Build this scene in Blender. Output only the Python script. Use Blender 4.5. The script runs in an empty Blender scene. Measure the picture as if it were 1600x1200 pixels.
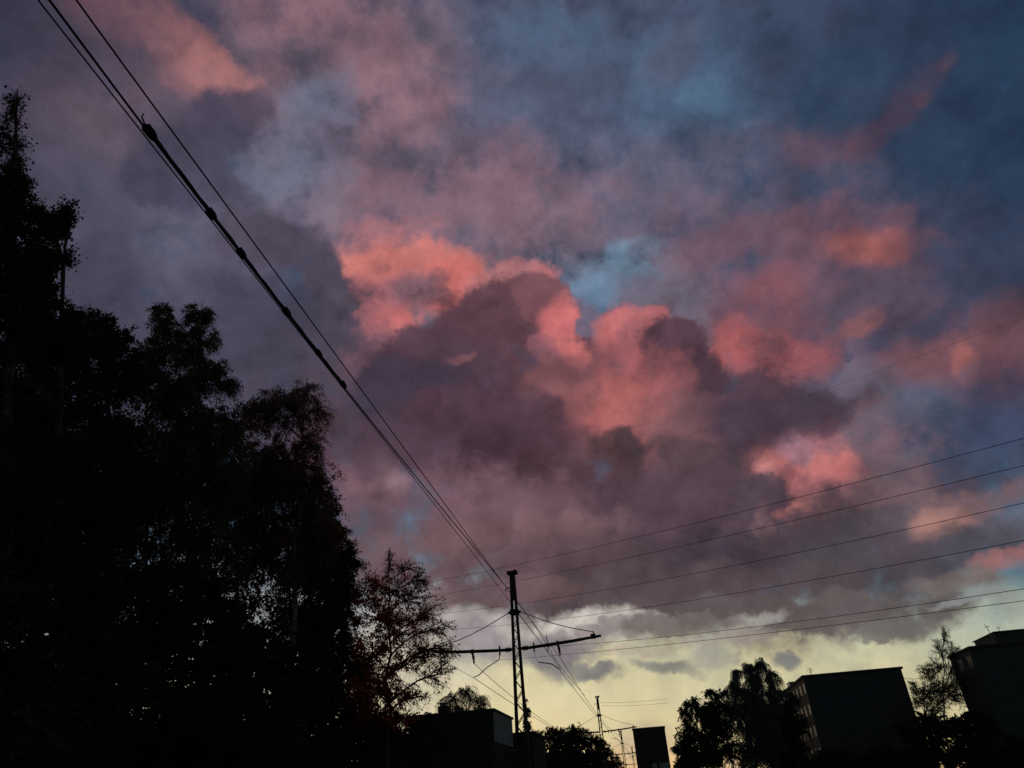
import bpy, bmesh, math, random
import numpy as np
from mathutils import Matrix, Vector

sc = bpy.context.scene
COL = sc.collection

# ------------------------------------------------------------------ camera
# world frame: +Y runs along the tramway, +Z up, metres; the camera is held at eye height, tilted up and slightly rolled
CAM_Z = 1.6
F_PX, W_PX, H_PX = 1091.0, 1600.0, 1200.0
ROT = Matrix(((0.98133502, 0.14452534, 0.12686211),
              (0.18279023, -0.49607215, -0.8488228),
              (-0.05974364, 0.8561687, -0.5132308)))
cam_data = bpy.data.cameras.new('camera')
cam = bpy.data.objects.new('camera', cam_data)
COL.objects.link(cam)
sc.camera = cam
cam.matrix_world = Matrix.Translation((0, 0, CAM_Z)) @ ROT.to_4x4()
cam_data.sensor_width = 36.0
cam_data.lens = 36.0 * F_PX / W_PX
cam_data.clip_start = 0.1
cam_data.clip_end = 6000

# ------------------------------------------------------------------ exposure
sc.view_settings.view_transform = 'Standard'
sc.view_settings.look = 'None'
sc.view_settings.exposure = 0.0
sc.view_settings.gamma = 1.0

# ------------------------------------------------------------------ sky: clear dusk sky with drifting cloud banks
SUN_EL, SUN_AZ = math.radians(3.0), math.radians(-12)     # azimuth measured from +Y towards +X
SKY_STRENGTH = 0.115

# cloud banks: kind, azimuth, elevation, half length, half height, tilt (degrees), colour (sRGB), opacity
CLOUDS = [
    ('s', -8.06, 2.80, 75.29, 8.69, 180.0, (220, 200, 150), 0.95),
    ('s', -7.67, 7.47, 78.30, 6.08, 179.9, (216, 207, 164), 0.95),
    ('s', -1.34, 1.36, 16.87, 1.68, 179.9, (204, 166, 134), 0.60),
    ('s', 24.07, 8.61, 13.23, 3.88, 175.6, (172, 184, 170), 0.80),
    ('s', -27.06, 12.22, 23.71, 9.58, -177.1, (196, 186, 176), 0.80),
    ('s', -20.26, 50.03, 37.56, 24.27, -172.5, (116, 99, 114), 0.90),
    ('s', 11.59, 52.62, 24.39, 16.08, 156.5, (74, 94, 122), 0.85),
    ('s', -1.59, 57.69, 7.58, 3.12, 170.4, (74, 104, 132), 0.50),
    ('s', 32.46, 37.95, 29.83, 21.94, 77.5, (52, 62, 86), 0.95),
    ('s', 39.75, 38.67, 20.30, 10.45, 68.0, (34, 52, 76), 0.90),
    ('s', 17.36, 28.71, 23.55, 15.76, 161.9, (84, 78, 98), 0.80),
    ('s', -55.20, 46.35, 19.70, 15.55, -114.7, (58, 60, 80), 0.95),
    ('s', -58.84, 49.02, 9.80, 7.32, 83.4, (44, 52, 74), 0.70),
    ('s', -2.89, 44.40, 20.92, 7.43, 179.8, (120, 110, 128), 0.75),
    ('s', 15.91, 40.87, 13.95, 7.08, 157.9, (94, 90, 110), 0.70),
    ('s', 13.62, 50.29, 7.53, 3.83, 157.1, (84, 112, 144), 0.60),
    ('s', 15.41, 49.36, 2.31, 1.64, 151.9, (92, 126, 152), 0.50),
    ('s', 9.01, 54.06, 4.09, 3.18, 155.8, (72, 98, 126), 0.40),
    ('s', 12.85, 52.79, 2.61, 2.11, 149.0, (88, 86, 104), 0.60),
    ('s', 3.15, 53.67, 7.77, 2.18, 162.2, (80, 84, 104), 0.50),
    ('s', 39.99, 41.91, 4.25, 2.01, 174.2, (42, 68, 92), 0.60),
    ('s', -15.05, 43.95, 16.48, 5.59, -179.2, (142, 106, 116), 0.85),
    ('s', 14.14, 34.19, 15.31, 9.22, 161.4, (124, 88, 100), 0.85),
    ('s', 22.54, 35.20, 8.63, 6.91, 148.6, (96, 76, 92), 0.60),
    ('s', -47.82, 49.72, 9.81, 4.81, 175.8, (120, 94, 106), 0.70),
    ('s', -27.16, 55.65, 13.60, 4.70, -167.3, (132, 104, 116), 0.70),
    ('s', -46.73, 52.08, 8.82, 2.47, 163.4, (160, 106, 108), 0.95),
    ('m', -40.45, 51.47, 3.73, 2.17, 179.1, (164, 112, 112), 0.85),
    ('s', -50.07, 45.76, 7.54, 4.75, -171.1, (122, 94, 106), 0.80),
    ('s', -48.33, 43.65, 3.27, 3.17, 83.6, (136, 110, 120), 0.60),
    ('s', -31.61, 57.36, 8.20, 2.74, -162.9, (150, 110, 120), 0.80),
    ('s', -21.25, 53.15, 6.53, 4.97, -168.2, (152, 112, 122), 0.80),
    ('s', -35.08, 52.23, 4.81, 2.71, 96.9, (146, 106, 114), 0.60),
    ('m', -30.30, 52.17, 3.77, 2.55, -161.1, (112, 118, 140), 0.70),
    ('m', -33.79, 46.06, 4.33, 3.72, -148.6, (108, 116, 138), 0.80),
    ('m', -26.08, 51.60, 2.21, 1.57, -165.0, (108, 112, 136), 0.50),
    ('s', -31.41, 47.41, 7.09, 4.99, 74.7, (116, 116, 136), 0.50),
    ('s', -6.75, 47.90, 11.30, 3.60, 174.9, (136, 98, 110), 0.70),
    ('s', -18.59, 45.34, 12.47, 4.27, -176.4, (134, 104, 118), 0.70),
    ('s', -56.80, 48.27, 8.93, 6.43, -125.3, (50, 53, 71), 0.90),
    ('s', 25.15, 43.21, 4.81, 2.01, 144.6, (108, 76, 88), 0.75),
    ('s', 31.71, 42.75, 4.37, 1.50, -149.4, (88, 66, 80), 0.60),
    ('s', 36.18, 44.01, 1.04, 0.77, -152.0, (104, 74, 82), 0.45),
    ('s', 33.36, 42.49, 0.83, 0.64, 126.9, (104, 66, 68), 0.50),
    ('s', 22.03, 41.91, 4.91, 3.37, 56.0, (98, 76, 90), 0.50),
    ('s', 24.08, 37.41, 5.52, 3.52, 150.6, (118, 80, 92), 0.75),
    ('s', 24.73, 35.80, 2.97, 1.82, 151.5, (160, 94, 88), 0.90),
    ('s', 28.44, 34.14, 3.28, 1.23, 145.9, (100, 70, 82), 0.60),
    ('s', 18.51, 35.01, 5.27, 2.50, 169.6, (138, 86, 94), 0.80),
    ('s', 16.24, 35.17, 2.71, 1.27, 171.0, (158, 94, 96), 0.60),
    ('m', 13.25, 38.79, 9.40, 2.33, -177.5, (108, 84, 99), 0.70),
    ('m', 8.43, 37.59, 3.56, 1.74, 135.1, (134, 92, 104), 0.50),
    ('m', 22.43, 29.70, 2.18, 1.33, 170.3, (136, 90, 93), 0.90),
    ('m', 14.44, 31.54, 8.27, 5.24, 162.4, (118, 78, 89), 0.80),
    ('m', 11.87, 30.61, 3.90, 2.93, 76.9, (192, 101, 98), 0.85),
    ('m', 16.30, 28.75, 4.82, 2.54, 168.6, (169, 94, 98), 0.80),
    ('s', 23.50, 32.34, 6.29, 2.89, 156.2, (74, 72, 90), 0.60),
    ('m', 26.15, 25.71, 12.02, 2.21, 179.6, (121, 83, 90), 0.85),
    ('m', 29.68, 24.64, 5.13, 4.58, 179.7, (118, 79, 87), 0.80),
    ('m', 28.46, 25.01, 2.08, 1.13, 69.1, (156, 96, 93), 0.80),
    ('m', 32.02, 26.99, 2.51, 1.98, -173.4, (86, 66, 78), 0.60),
    ('m', 31.10, 23.16, 4.52, 2.85, 68.1, (100, 71, 81), 0.60),
    ('s', 20.87, 24.22, 8.92, 3.51, 168.5, (100, 104, 124), 0.90),
    ('s', 25.82, 19.43, 9.29, 6.03, 164.6, (60, 72, 98), 0.95),
    ('s', 29.89, 20.40, 4.74, 3.18, 160.9, (56, 62, 88), 0.70),
    ('m', 19.93, 21.55, 5.92, 3.30, 165.3, (140, 106, 112), 0.80),
    ('m', 22.52, 22.29, 4.75, 2.17, 163.0, (112, 94, 105), 0.50),
    ('m', 2.13, 38.39, 7.15, 2.67, -160.5, (108, 130, 152), 0.85),
    ('m', 0.76, 37.44, 3.63, 1.82, -179.9, (113, 139, 169), 0.90),
    ('m', 3.48, 40.24, 1.78, 1.43, 82.6, (112, 142, 166), 0.60),
    ('m', 5.17, 38.72, 2.99, 0.71, 152.3, (112, 140, 162), 0.60),
    ('m', -2.36, 39.27, 3.66, 2.41, 142.6, (116, 124, 146), 0.50),
    ('m', 7.10, 36.19, 5.88, 3.10, 166.0, (109, 103, 120), 0.95),
    ('m', 9.10, 33.29, 3.58, 2.32, 78.0, (113, 105, 122), 0.80),
    ('m', -0.27, 35.38, 3.05, 2.07, 82.3, (100, 96, 116), 0.95),
    ('m', -19.73, 39.30, 8.96, 5.99, -175.7, (176, 116, 118), 0.90),
    ('m', -23.08, 40.52, 3.63, 2.47, -172.7, (208, 126, 118), 0.95),
    ('m', -18.48, 41.37, 5.69, 2.49, -172.0, (202, 120, 114), 0.95),
    ('m', -21.27, 43.24, 4.11, 1.75, -174.6, (168, 110, 116), 0.60),
    ('m', -14.13, 38.79, 3.66, 3.39, -176.3, (205, 114, 109), 0.98),
    ('m', -21.54, 36.92, 4.22, 3.56, 89.9, (198, 114, 115), 0.90),
    ('m', -23.18, 33.75, 4.23, 3.30, 83.6, (165, 103, 109), 0.85),
    ('m', -18.39, 38.23, 3.13, 2.29, -176.6, (134, 98, 110), 0.95),
    ('m', -20.22, 35.70, 3.85, 1.81, -161.7, (205, 112, 109), 0.90),
    ('m', -18.34, 36.02, 2.42, 1.10, -178.0, (213, 119, 115), 0.80),
    ('m', -21.38, 34.10, 2.98, 2.79, -172.6, (157, 101, 109), 0.70),
    ('m', -32.46, 46.06, 5.44, 4.31, -157.3, (108, 110, 130), 0.80),
    ('m', -28.76, 43.98, 4.48, 2.81, -167.2, (128, 114, 130), 0.80),
    ('m', -34.22, 47.85, 2.68, 2.09, 89.9, (112, 104, 122), 0.50),
    ('m', -43.83, 36.15, 14.29, 12.13, -150.3, (80, 76, 94), 0.98),
    ('m', -30.51, 31.83, 14.45, 9.97, -171.7, (76, 70, 86), 0.98),
    ('s', -46.79, 44.63, 10.07, 6.93, -159.8, (84, 78, 94), 0.80),
    ('m', -44.31, 47.25, 5.27, 2.45, -153.6, (84, 76, 92), 0.70),
    ('m', -40.32, 48.35, 4.33, 2.44, -143.7, (74, 68, 86), 0.95),
    ('m', -37.27, 50.21, 2.48, 1.43, -131.4, (82, 72, 90), 0.80),
    ('m', -41.33, 45.79, 5.01, 3.84, -148.0, (72, 69, 87), 0.95),
    ('m', -39.10, 43.53, 4.13, 3.45, -146.5, (76, 72, 90), 0.95),
    ('c', -33.91, 41.00, 4.36, 2.82, -175.2, (80, 74, 90), 0.98),
    ('c', -30.48, 40.81, 3.31, 3.10, -141.0, (78, 72, 88), 0.98),
    ('c', -27.36, 38.72, 3.13, 2.63, 90.4, (76, 70, 86), 0.98),
    ('c', -25.20, 37.32, 1.76, 1.48, -169.9, (82, 74, 88), 0.96),
    ('c', -28.04, 34.62, 4.56, 3.68, -170.5, (74, 68, 84), 0.97),
    ('c', -44.40, 41.19, 3.83, 2.74, -151.6, (82, 78, 96), 0.70),
    ('s', -41.58, 39.59, 4.63, 4.08, 82.4, (106, 104, 124), 0.90),
    ('c', -38.22, 37.00, 5.02, 2.96, -163.5, (90, 86, 104), 0.60),
    ('c', -43.17, 42.48, 3.32, 1.63, 166.9, (62, 62, 82), 0.60),
    ('c', -30.64, 36.32, 5.42, 2.60, 179.2, (64, 60, 76), 0.60),
    ('c', -45.36, 36.20, 3.29, 2.45, 98.8, (66, 68, 90), 0.50),
    ('c', -33.47, 32.93, 5.76, 2.57, -169.8, (68, 64, 80), 0.60),
    ('m', 4.11, 16.23, 32.13, 8.54, 175.7, (84, 67, 76), 0.98),
    ('m', -4.29, 25.31, 27.01, 14.71, 174.4, (97, 67, 75), 0.98),
    ('m', -45.39, 28.71, 14.73, 12.62, -163.3, (72, 68, 86), 0.97),
    ('m', -5.46, 30.66, 18.55, 8.05, 174.5, (100, 68, 77), 0.97),
    ('m', -7.69, 39.81, 5.17, 1.18, -168.7, (182, 118, 120), 0.90),
    ('m', -4.18, 39.76, 2.06, 1.50, 172.8, (184, 112, 114), 0.95),
    ('c', -8.66, 36.56, 5.93, 3.60, -168.0, (97, 67, 77), 0.98),
    ('c', -4.92, 37.75, 2.73, 2.50, 172.4, (121, 80, 89), 0.95),
    ('c', -12.29, 35.50, 4.39, 2.51, -161.8, (94, 65, 77), 0.97),
    ('c', -17.36, 33.81, 4.01, 2.40, -170.7, (90, 65, 77), 0.97),
    ('c', -14.58, 32.67, 6.01, 2.74, 179.3, (85, 64, 77), 0.90),
    ('m', -3.47, 35.48, 2.95, 2.30, 73.8, (196, 109, 111), 0.97),
    ('m', -2.23, 33.09, 2.30, 1.42, 147.4, (200, 112, 111), 0.97),
    ('c', -5.15, 33.27, 1.65, 1.43, 173.8, (144, 90, 100), 0.60),
    ('c', -0.31, 35.12, 1.96, 1.41, 82.4, (104, 98, 118), 0.90),
    ('m', 1.82, 34.31, 2.82, 2.15, 81.6, (198, 112, 111), 0.98),
    ('m', 3.92, 34.78, 2.99, 1.72, 168.4, (184, 107, 109), 0.95),
    ('m', 4.79, 32.54, 3.24, 3.18, 94.8, (159, 96, 102), 0.95),
    ('m', 2.11, 31.38, 3.77, 3.27, 169.6, (154, 94, 100), 0.90),
    ('m', 3.97, 32.15, 2.70, 0.75, 62.0, (188, 105, 103), 0.70),
    ('c', 7.22, 31.84, 2.93, 2.89, 144.8, (87, 63, 75), 0.98),
    ('c', 8.59, 29.12, 3.41, 2.66, 150.2, (77, 57, 69), 0.98),
    ('c', 5.83, 29.74, 3.16, 2.37, 168.5, (100, 65, 73), 0.90),
    ('m', 2.18, 27.70, 7.83, 5.49, 171.3, (154, 92, 96), 0.90),
    ('m', 0.18, 27.96, 4.29, 3.65, 80.9, (175, 101, 100), 0.70),
    ('m', 5.93, 25.04, 8.78, 4.80, 170.1, (129, 87, 91), 0.80),
    ('m', 2.84, 26.56, 8.97, 4.26, 160.7, (154, 94, 96), 0.85),
    ('m', 0.64, 28.95, 4.25, 3.68, 172.0, (177, 101, 100), 0.80),
    ('m', 6.88, 24.36, 6.38, 2.98, 169.8, (132, 90, 93), 0.70),
    ('c', -4.25, 30.55, 4.39, 3.30, 173.8, (127, 83, 87), 0.70),
    ('m', -15.22, 30.69, 9.82, 4.31, 167.3, (68, 54, 67), 0.97),
    ('c', -18.21, 29.80, 5.94, 4.36, -179.4, (66, 57, 73), 0.90),
    ('m', -13.20, 33.07, 1.60, 0.62, 178.6, (144, 94, 98), 0.50),
    ('c', -11.09, 28.38, 7.15, 3.30, 169.2, (85, 62, 74), 0.80),
    ('m', -9.48, 25.69, 12.96, 4.92, 168.5, (81, 58, 69), 0.92),
    ('m', -9.60, 23.87, 14.14, 3.42, 168.5, (73, 50, 59), 0.95),
    ('c', -14.68, 26.40, 7.09, 2.51, 178.7, (73, 56, 69), 0.70),
    ('c', -18.13, 25.91, 4.84, 2.16, -180.0, (79, 62, 75), 0.60),
    ('m', 0.13, 24.83, 3.49, 1.95, 147.2, (73, 56, 61), 0.95),
    ('c', -4.42, 24.27, 2.72, 1.09, 154.4, (90, 64, 71), 0.60),
    ('c', 10.39, 23.22, 6.99, 6.24, 174.5, (85, 65, 74), 0.95),
    ('c', 8.41, 26.15, 4.61, 2.65, 168.6, (123, 85, 91), 0.60),
    ('m', 12.95, 25.74, 7.16, 3.50, 166.3, (76, 60, 74), 0.98),
    ('m', 16.51, 24.89, 3.48, 2.97, 166.7, (71, 60, 75), 0.96),
    ('m', 13.25, 27.71, 4.97, 1.52, 165.3, (79, 60, 71), 0.85),
    ('m', 9.19, 18.43, 18.37, 6.26, 174.7, (83, 67, 75), 0.97),
    ('m', 15.40, 20.69, 5.03, 4.16, 172.6, (188, 116, 115), 0.95),
    ('m', 14.92, 21.04, 3.29, 2.51, 170.4, (196, 116, 115), 0.85),
    ('m', 14.78, 22.60, 2.13, 1.83, 171.4, (154, 121, 139), 0.70),
    ('m', 12.20, 21.06, 1.24, 1.15, 57.9, (209, 136, 132), 0.90),
    ('m', 13.73, 17.82, 3.11, 0.89, 174.3, (213, 129, 120), 0.95),
    ('m', 17.72, 19.92, 2.47, 1.70, 70.4, (194, 114, 113), 0.85),
    ('c', 17.03, 22.28, 2.30, 1.20, 166.1, (144, 101, 113), 0.50),
    ('m', 17.55, 23.88, 2.38, 1.69, 165.7, (79, 64, 77), 0.70),
    ('m', 13.66, 24.56, 4.97, 2.28, -172.0, (76, 60, 73), 0.90),
    ('m', 21.27, 18.82, 4.30, 3.30, 66.4, (112, 92, 101), 0.70),
    ('c', 11.66, 19.23, 2.24, 2.01, -177.2, (79, 70, 82), 0.95),
    ('m', 18.45, 17.14, 5.49, 2.12, 179.0, (124, 100, 103), 0.70),
    ('c', 10.75, 16.71, 2.50, 1.15, 75.1, (140, 105, 107), 0.70),
    ('m', 0.27, 18.17, 25.41, 7.03, 173.5, (84, 66, 76), 0.95),
    ('m', -14.76, 21.26, 13.95, 4.19, 173.3, (119, 89, 99), 0.90),
    ('s', -19.66, 24.26, 2.95, 1.89, 140.5, (164, 134, 140), 0.70),
    ('m', -21.54, 26.37, 7.12, 3.62, -178.5, (83, 64, 77), 0.70),
    ('m', -4.71, 21.72, 3.64, 2.18, 155.2, (127, 92, 100), 0.40),
    ('m', -20.62, 18.35, 8.76, 4.63, 179.0, (93, 76, 85), 0.95),
    ('m', -12.66, 18.17, 13.84, 3.30, -178.7, (116, 89, 94), 0.90),
    ('m', 12.90, 13.99, 12.57, 4.27, 177.4, (78, 65, 70), 0.95),
    ('m', 6.86, 14.90, 18.47, 3.33, 178.1, (66, 56, 66), 0.97),
    ('m', -4.26, 16.13, 11.91, 2.55, 175.0, (91, 73, 78), 0.70),
    ('m', 17.48, 12.75, 8.40, 4.54, -176.5, (76, 71, 78), 0.97),
    ('m', 19.66, 14.13, 3.80, 3.08, -179.3, (89, 78, 85), 0.70),
    ('s', 26.42, 14.79, 8.99, 3.07, 175.7, (104, 92, 104), 0.80),
    ('m', 22.83, 14.79, 2.79, 1.27, -174.4, (172, 126, 116), 0.85),
    ('m', 25.66, 15.86, 4.86, 1.16, -178.6, (138, 106, 108), 0.60),
    ('m', 24.96, 12.99, 5.64, 1.90, 179.6, (76, 75, 85), 0.95),
    ('m', 25.83, 11.79, 3.35, 0.84, 177.3, (166, 108, 104), 0.90),
    ('m', 22.71, 11.13, 4.88, 0.95, 178.1, (120, 109, 106), 0.80),
    ('m', 0.48, 13.03, 21.92, 2.78, 178.0, (89, 76, 79), 0.95),
    ('m', 18.88, 9.26, 5.15, 1.72, -179.3, (95, 89, 88), 0.95),
    ('c', 14.15, 10.41, 6.71, 1.53, 178.2, (95, 87, 87), 0.90),
    ('c', 7.97, 11.25, 7.21, 1.23, 176.9, (96, 86, 87), 0.90),
    ('c', -10.19, 14.36, 6.87, 1.32, -179.6, (103, 81, 85), 0.85),
    ('c', 17.84, 8.58, 2.92, 1.03, 178.2, (106, 102, 99), 0.85),
    ('m', -11.87, 11.60, 5.25, 2.20, 176.8, (204, 196, 190), 0.70),
    ('m', -3.26, 11.62, 6.39, 1.10, -179.1, (212, 206, 196), 0.80),
    ('m', 8.71, 10.38, 3.20, 0.63, 177.1, (196, 192, 184), 0.50),
    ('m', -7.51, 9.26, 3.41, 1.84, 158.7, (122, 118, 124), 0.90),
    ('m', -5.71, 9.95, 3.45, 1.30, 171.4, (138, 128, 132), 0.75),
    ('m', -12.65, 10.94, 2.90, 2.40, 174.9, (142, 132, 138), 0.80),
    ('m', -3.71, 8.04, 2.84, 0.63, 179.4, (122, 120, 120), 0.95),
    ('m', -5.13, 8.37, 2.28, 0.42, 179.6, (140, 136, 132), 0.70),
    ('c', -1.07, 11.15, 4.60, 0.78, 178.6, (142, 130, 130), 0.80),
    ('c', 3.06, 10.75, 5.97, 0.86, 176.0, (118, 109, 106), 0.85),
    ('m', 1.85, 8.06, 3.50, 0.63, 170.2, (134, 132, 126), 0.95),
    ('m', 3.15, 7.42, 1.60, 0.42, 165.5, (150, 146, 136), 0.70),
    ('m', 4.95, 8.21, 1.95, 1.34, 179.5, (152, 148, 142), 0.75),
    ('m', 6.15, 9.42, 4.34, 0.84, 177.8, (152, 142, 136), 0.75),
    ('m', -0.14, 9.14, 5.09, 0.53, -177.6, (180, 164, 148), 0.70),
    ('m', -1.95, 10.21, 4.01, 0.65, -179.2, (160, 150, 144), 0.60),
    ('m', 9.96, 7.68, 1.33, 0.70, 176.5, (122, 122, 124), 0.85),
    ('m', 23.01, 9.82, 3.51, 0.46, -179.3, (140, 144, 144), 0.80),
    ('m', 25.30, 8.99, 1.40, 1.08, -173.4, (140, 142, 138), 0.60),
    ('s', -0.66, 2.81, 2.83, 1.52, 178.1, (164, 144, 136), 0.65),
]

def lin(c):
    c = c / 255.0
    return c / 12.92 if c <= 0.04045 else ((c + 0.055) / 1.055) ** 2.4

def build_sky():
    w = bpy.data.worlds.new('World')
    sc.world = w
    w.use_nodes = True
    nt = w.node_tree
    nt.nodes.clear()
    N, L = nt.nodes.new, nt.links.new
    def math_node(op, a, b=None, c=None, clamp=False):
        n = N('ShaderNodeMath'); n.operation = op; n.use_clamp = clamp
        for i, v in enumerate((a, b, c)):
            if v is None: continue
            if isinstance(v, (int, float)): n.inputs[i].default_value = v
            else: L(v, n.inputs[i])
        return n.outputs[0]
    def vec(op, a, b=None, scale=None):
        n = N('ShaderNodeVectorMath'); n.operation = op
        for i, v in enumerate((a, b)):
            if v is None: continue
            if isinstance(v, tuple): n.inputs[i].default_value = v
            else: L(v, n.inputs[i])
        if scale is not None: n.inputs['Scale'].default_value = scale
        return n.outputs['Vector']
    def noise(v, scale, detail, rough, out='Fac', lac=2.0):
        n = N('ShaderNodeTexNoise')
        n.inputs['Scale'].default_value = scale
        n.inputs['Detail'].default_value = detail
        n.inputs['Roughness'].default_value = rough
        n.inputs['Lacunarity'].default_value = lac
        L(v, n.inputs['Vector'])
        return n.outputs[out]
    def smooth(v, lo, hi, out0=0.0, out1=1.0):
        n = N('ShaderNodeMapRange'); n.interpolation_type = 'SMOOTHSTEP'
        L(v, n.inputs['Value'])
        n.inputs['From Min'].default_value = lo; n.inputs['From Max'].default_value = hi
        n.inputs['To Min'].default_value = out0; n.inputs['To Max'].default_value = out1
        return n.outputs[0]
    def mix(fac, a, b, blend='MIX'):
        n = N('ShaderNodeMix'); n.data_type = 'RGBA'; n.blend_type = blend; n.clamp_factor = True
        if isinstance(fac, (int, float)): n.inputs[0].default_value = fac
        else: L(fac, n.inputs[0])
        for i, v in ((6, a), (7, b)):
            if isinstance(v, tuple): n.inputs[i].default_value = v
            else: L(v, n.inputs[i])
        return n.outputs[2]

    tc = N('ShaderNodeTexCoord')
    d = tc.outputs['Generated']
    sky = N('ShaderNodeTexSky')
    sky.sky_type = 'NISHITA'; sky.sun_disc = False
    sky.sun_elevation = SUN_EL; sky.sun_rotation = SUN_AZ
    sky.air_density = 1.0; sky.dust_density = 0.3; sky.ozone_density = 2.7
    # the clouds are tabled as seen, so the clear sky is scaled before they cover it and the Background stays at its strength
    clear = sky.outputs[0]

    # turbulence of the three cloud kinds: s = soft high veil, m = ragged stratus, c = billowing cumulus
    def warped(amp, scale, detail, rough, amp2=0.0, scale2=60.0):
        o = vec('SUBTRACT', noise(d, scale, detail, rough, 'Color'), (0.5, 0.5, 0.5))
        o = vec('SCALE', o, scale=amp)
        r = vec('ADD', d, o)
        if amp2:
            o2 = vec('SUBTRACT', noise(d, scale2, 4, 0.6, 'Color'), (0.5, 0.5, 0.5))
            r = vec('ADD', r, vec('SCALE', o2, scale=amp2))
        return r
    D = {'s': warped(0.12, 7.0, 4, 0.5),
         'm': warped(0.06, 14.0, 6, 0.58),
         'c': warped(0.06, 20.0, 7, 0.62)}
    D['h'] = D['c']
    # billows: every cell of the turbulence is a rounded puff, brighter on the side towards the light, creased where puffs meet
    def puffs(scale, src, lightdir):
        v = N('ShaderNodeTexVoronoi'); v.feature = 'F1'; v.inputs['Scale'].default_value = scale
        L(src, v.inputs['Vector'])
        rel = vec('SUBTRACT', src, v.outputs['Position'])
        dt = N('ShaderNodeVectorMath'); dt.operation = 'DOT_PRODUCT'; L(rel, dt.inputs[0]); dt.inputs[1].default_value = tuple(c * scale for c in lightdir)
        return v.outputs['Distance'], math_node('MULTIPLY', dt.outputs['Value'], smooth(v.outputs['Distance'], 0.18, 0.62, 1.0, 0.0))
    LIGHT = (-0.60, 0.05, 0.80)
    d1, s1 = puffs(11.0, D['c'], LIGHT)
    d2, s2 = puffs(27.0, D['c'], LIGHT)
    FRAY = {'s': 1.6, 'm': 1.7, 'c': 1.15, 'h': 1.0}
    EDGE = {'s': -0.4, 'm': 0.05, 'c': 0.45, 'h': 0.5}

    # thin broken veil over the whole dome; tones darkened to dim walls facing the camera
    sep = N('ShaderNodeSeparateXYZ'); L(d, sep.inputs[0])
    up = math_node('MAXIMUM', sep.outputs[2], 0.0)
    den = math_node('ADD', up, 0.25)
    flat = N('ShaderNodeCombineXYZ')
    L(math_node('DIVIDE', sep.outputs[0], den), flat.inputs[0])
    L(math_node('DIVIDE', sep.outputs[1], den), flat.inputs[1])
    veil = noise(flat.outputs[0], 2.2, 7, 0.58)
    cover = math_node('MULTIPLY', smooth(veil, 0.36, 0.66), smooth(sep.outputs[2], 0.16, 0.42))
    k = 1.0 / SKY_STRENGTH
    def rgb(c): return tuple(lin(x) * k for x in c) + (1.0,)
    tone = mix(smooth(noise(flat.outputs[0], 3.1, 5, 0.5), 0.42, 0.68), rgb((40, 46, 64)), rgb((74, 58, 72)))
    C = mix(math_node('MULTIPLY', cover, 0.85), clear, tone)

    # Each cloud bank is a soft ellipse on the dome seen through the turbulence.  The dome is halved again and again
    # (Mix Shaders of 0 or 1) so that a direction only computes the banks that can reach it.
    banks = []
    for (kind, az, el, ra, rb, rot, col, alpha) in CLOUDS:
        a, e, t = math.radians(az), math.radians(el), math.radians(rot)
        c = np.array((math.sin(a) * math.cos(e), math.cos(a) * math.cos(e), math.sin(e)))
        E = np.array((math.cos(a), -math.sin(a), 0)); Nn = np.cross(E, c)
        a1 = E * math.cos(t) + Nn * math.sin(t); a2 = np.cross(c, a1)
        banks.append((kind, c, a1, a2, math.radians(ra), math.radians(rb), col, alpha))
    gz = np.linspace(-0.05, 1.0, 70); ga = np.radians(np.arange(-180, 180, 2.0))
    A, Z = np.meshgrid(ga, gz)
    A, Z = A.ravel(), Z.ravel(); hx = np.sqrt(np.clip(1 - Z * Z, 0, 1))
    P = np.stack([np.sin(A) * hx, np.cos(A) * hx, Z], 1)
    reach = []
    for (kind, c, a1, a2, ra, rb, col, alpha) in banks:
        mg = {'s': 0.085, 'm': 0.075, 'c': 0.06, 'h': 0.05}[kind] + 0.02
        u, v = P @ a1 / (ra + mg), P @ a2 / (rb + mg)
        reach.append((u * u + v * v < 1.0) & (P @ c > 0))
    reach = np.array(reach)
    weight = reach.any(0) * np.ones(len(P))
    planes = [((0, 0, 1.0), z) for z in np.linspace(0.06, 0.9, 18)]
    planes += [((math.cos(az), -math.sin(az), 0.0), 0.0) for az in np.radians(np.arange(-70, 70, 5.0))]
    # one cloud bank as a reusable group: ellipse test, soft edge, colour over the sky behind
    gb = bpy.data.node_groups.new('cloud_bank', 'ShaderNodeTree')
    for nm, ty in (('Vector', 'NodeSocketVector'), ('Axis A', 'NodeSocketVector'), ('Axis B', 'NodeSocketVector'),
                   ('Edge', 'NodeSocketFloat'), ('Opacity', 'NodeSocketFloat'), ('Behind', 'NodeSocketColor'), ('Colour', 'NodeSocketColor'),
                   ('Fray', 'NodeSocketFloat'), ('Fray Amount', 'NodeSocketFloat')):
        gb.interface.new_socket(nm, in_out='INPUT', socket_type=ty)
    gb.interface.new_socket('Result', in_out='OUTPUT', socket_type='NodeSocketColor')
    gi, go = gb.nodes.new('NodeGroupInput'), gb.nodes.new('NodeGroupOutput')
    dots = []
    for k_ in (1, 2):
        n = gb.nodes.new('ShaderNodeVectorMath'); n.operation = 'DOT_PRODUCT'
        gb.links.new(gi.outputs[0], n.inputs[0]); gb.links.new(gi.outputs[k_], n.inputs[1]); dots.append(n.outputs['Value'])
    m1 = gb.nodes.new('ShaderNodeMath'); m1.operation = 'MULTIPLY'
    gb.links.new(dots[0], m1.inputs[0]); gb.links.new(dots[0], m1.inputs[1])
    m2 = gb.nodes.new('ShaderNodeMath'); m2.operation = 'MULTIPLY_ADD'
    gb.links.new(dots[1], m2.inputs[0]); gb.links.new(dots[1], m2.inputs[1]); gb.links.new(m1.outputs[0], m2.inputs[2])
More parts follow.
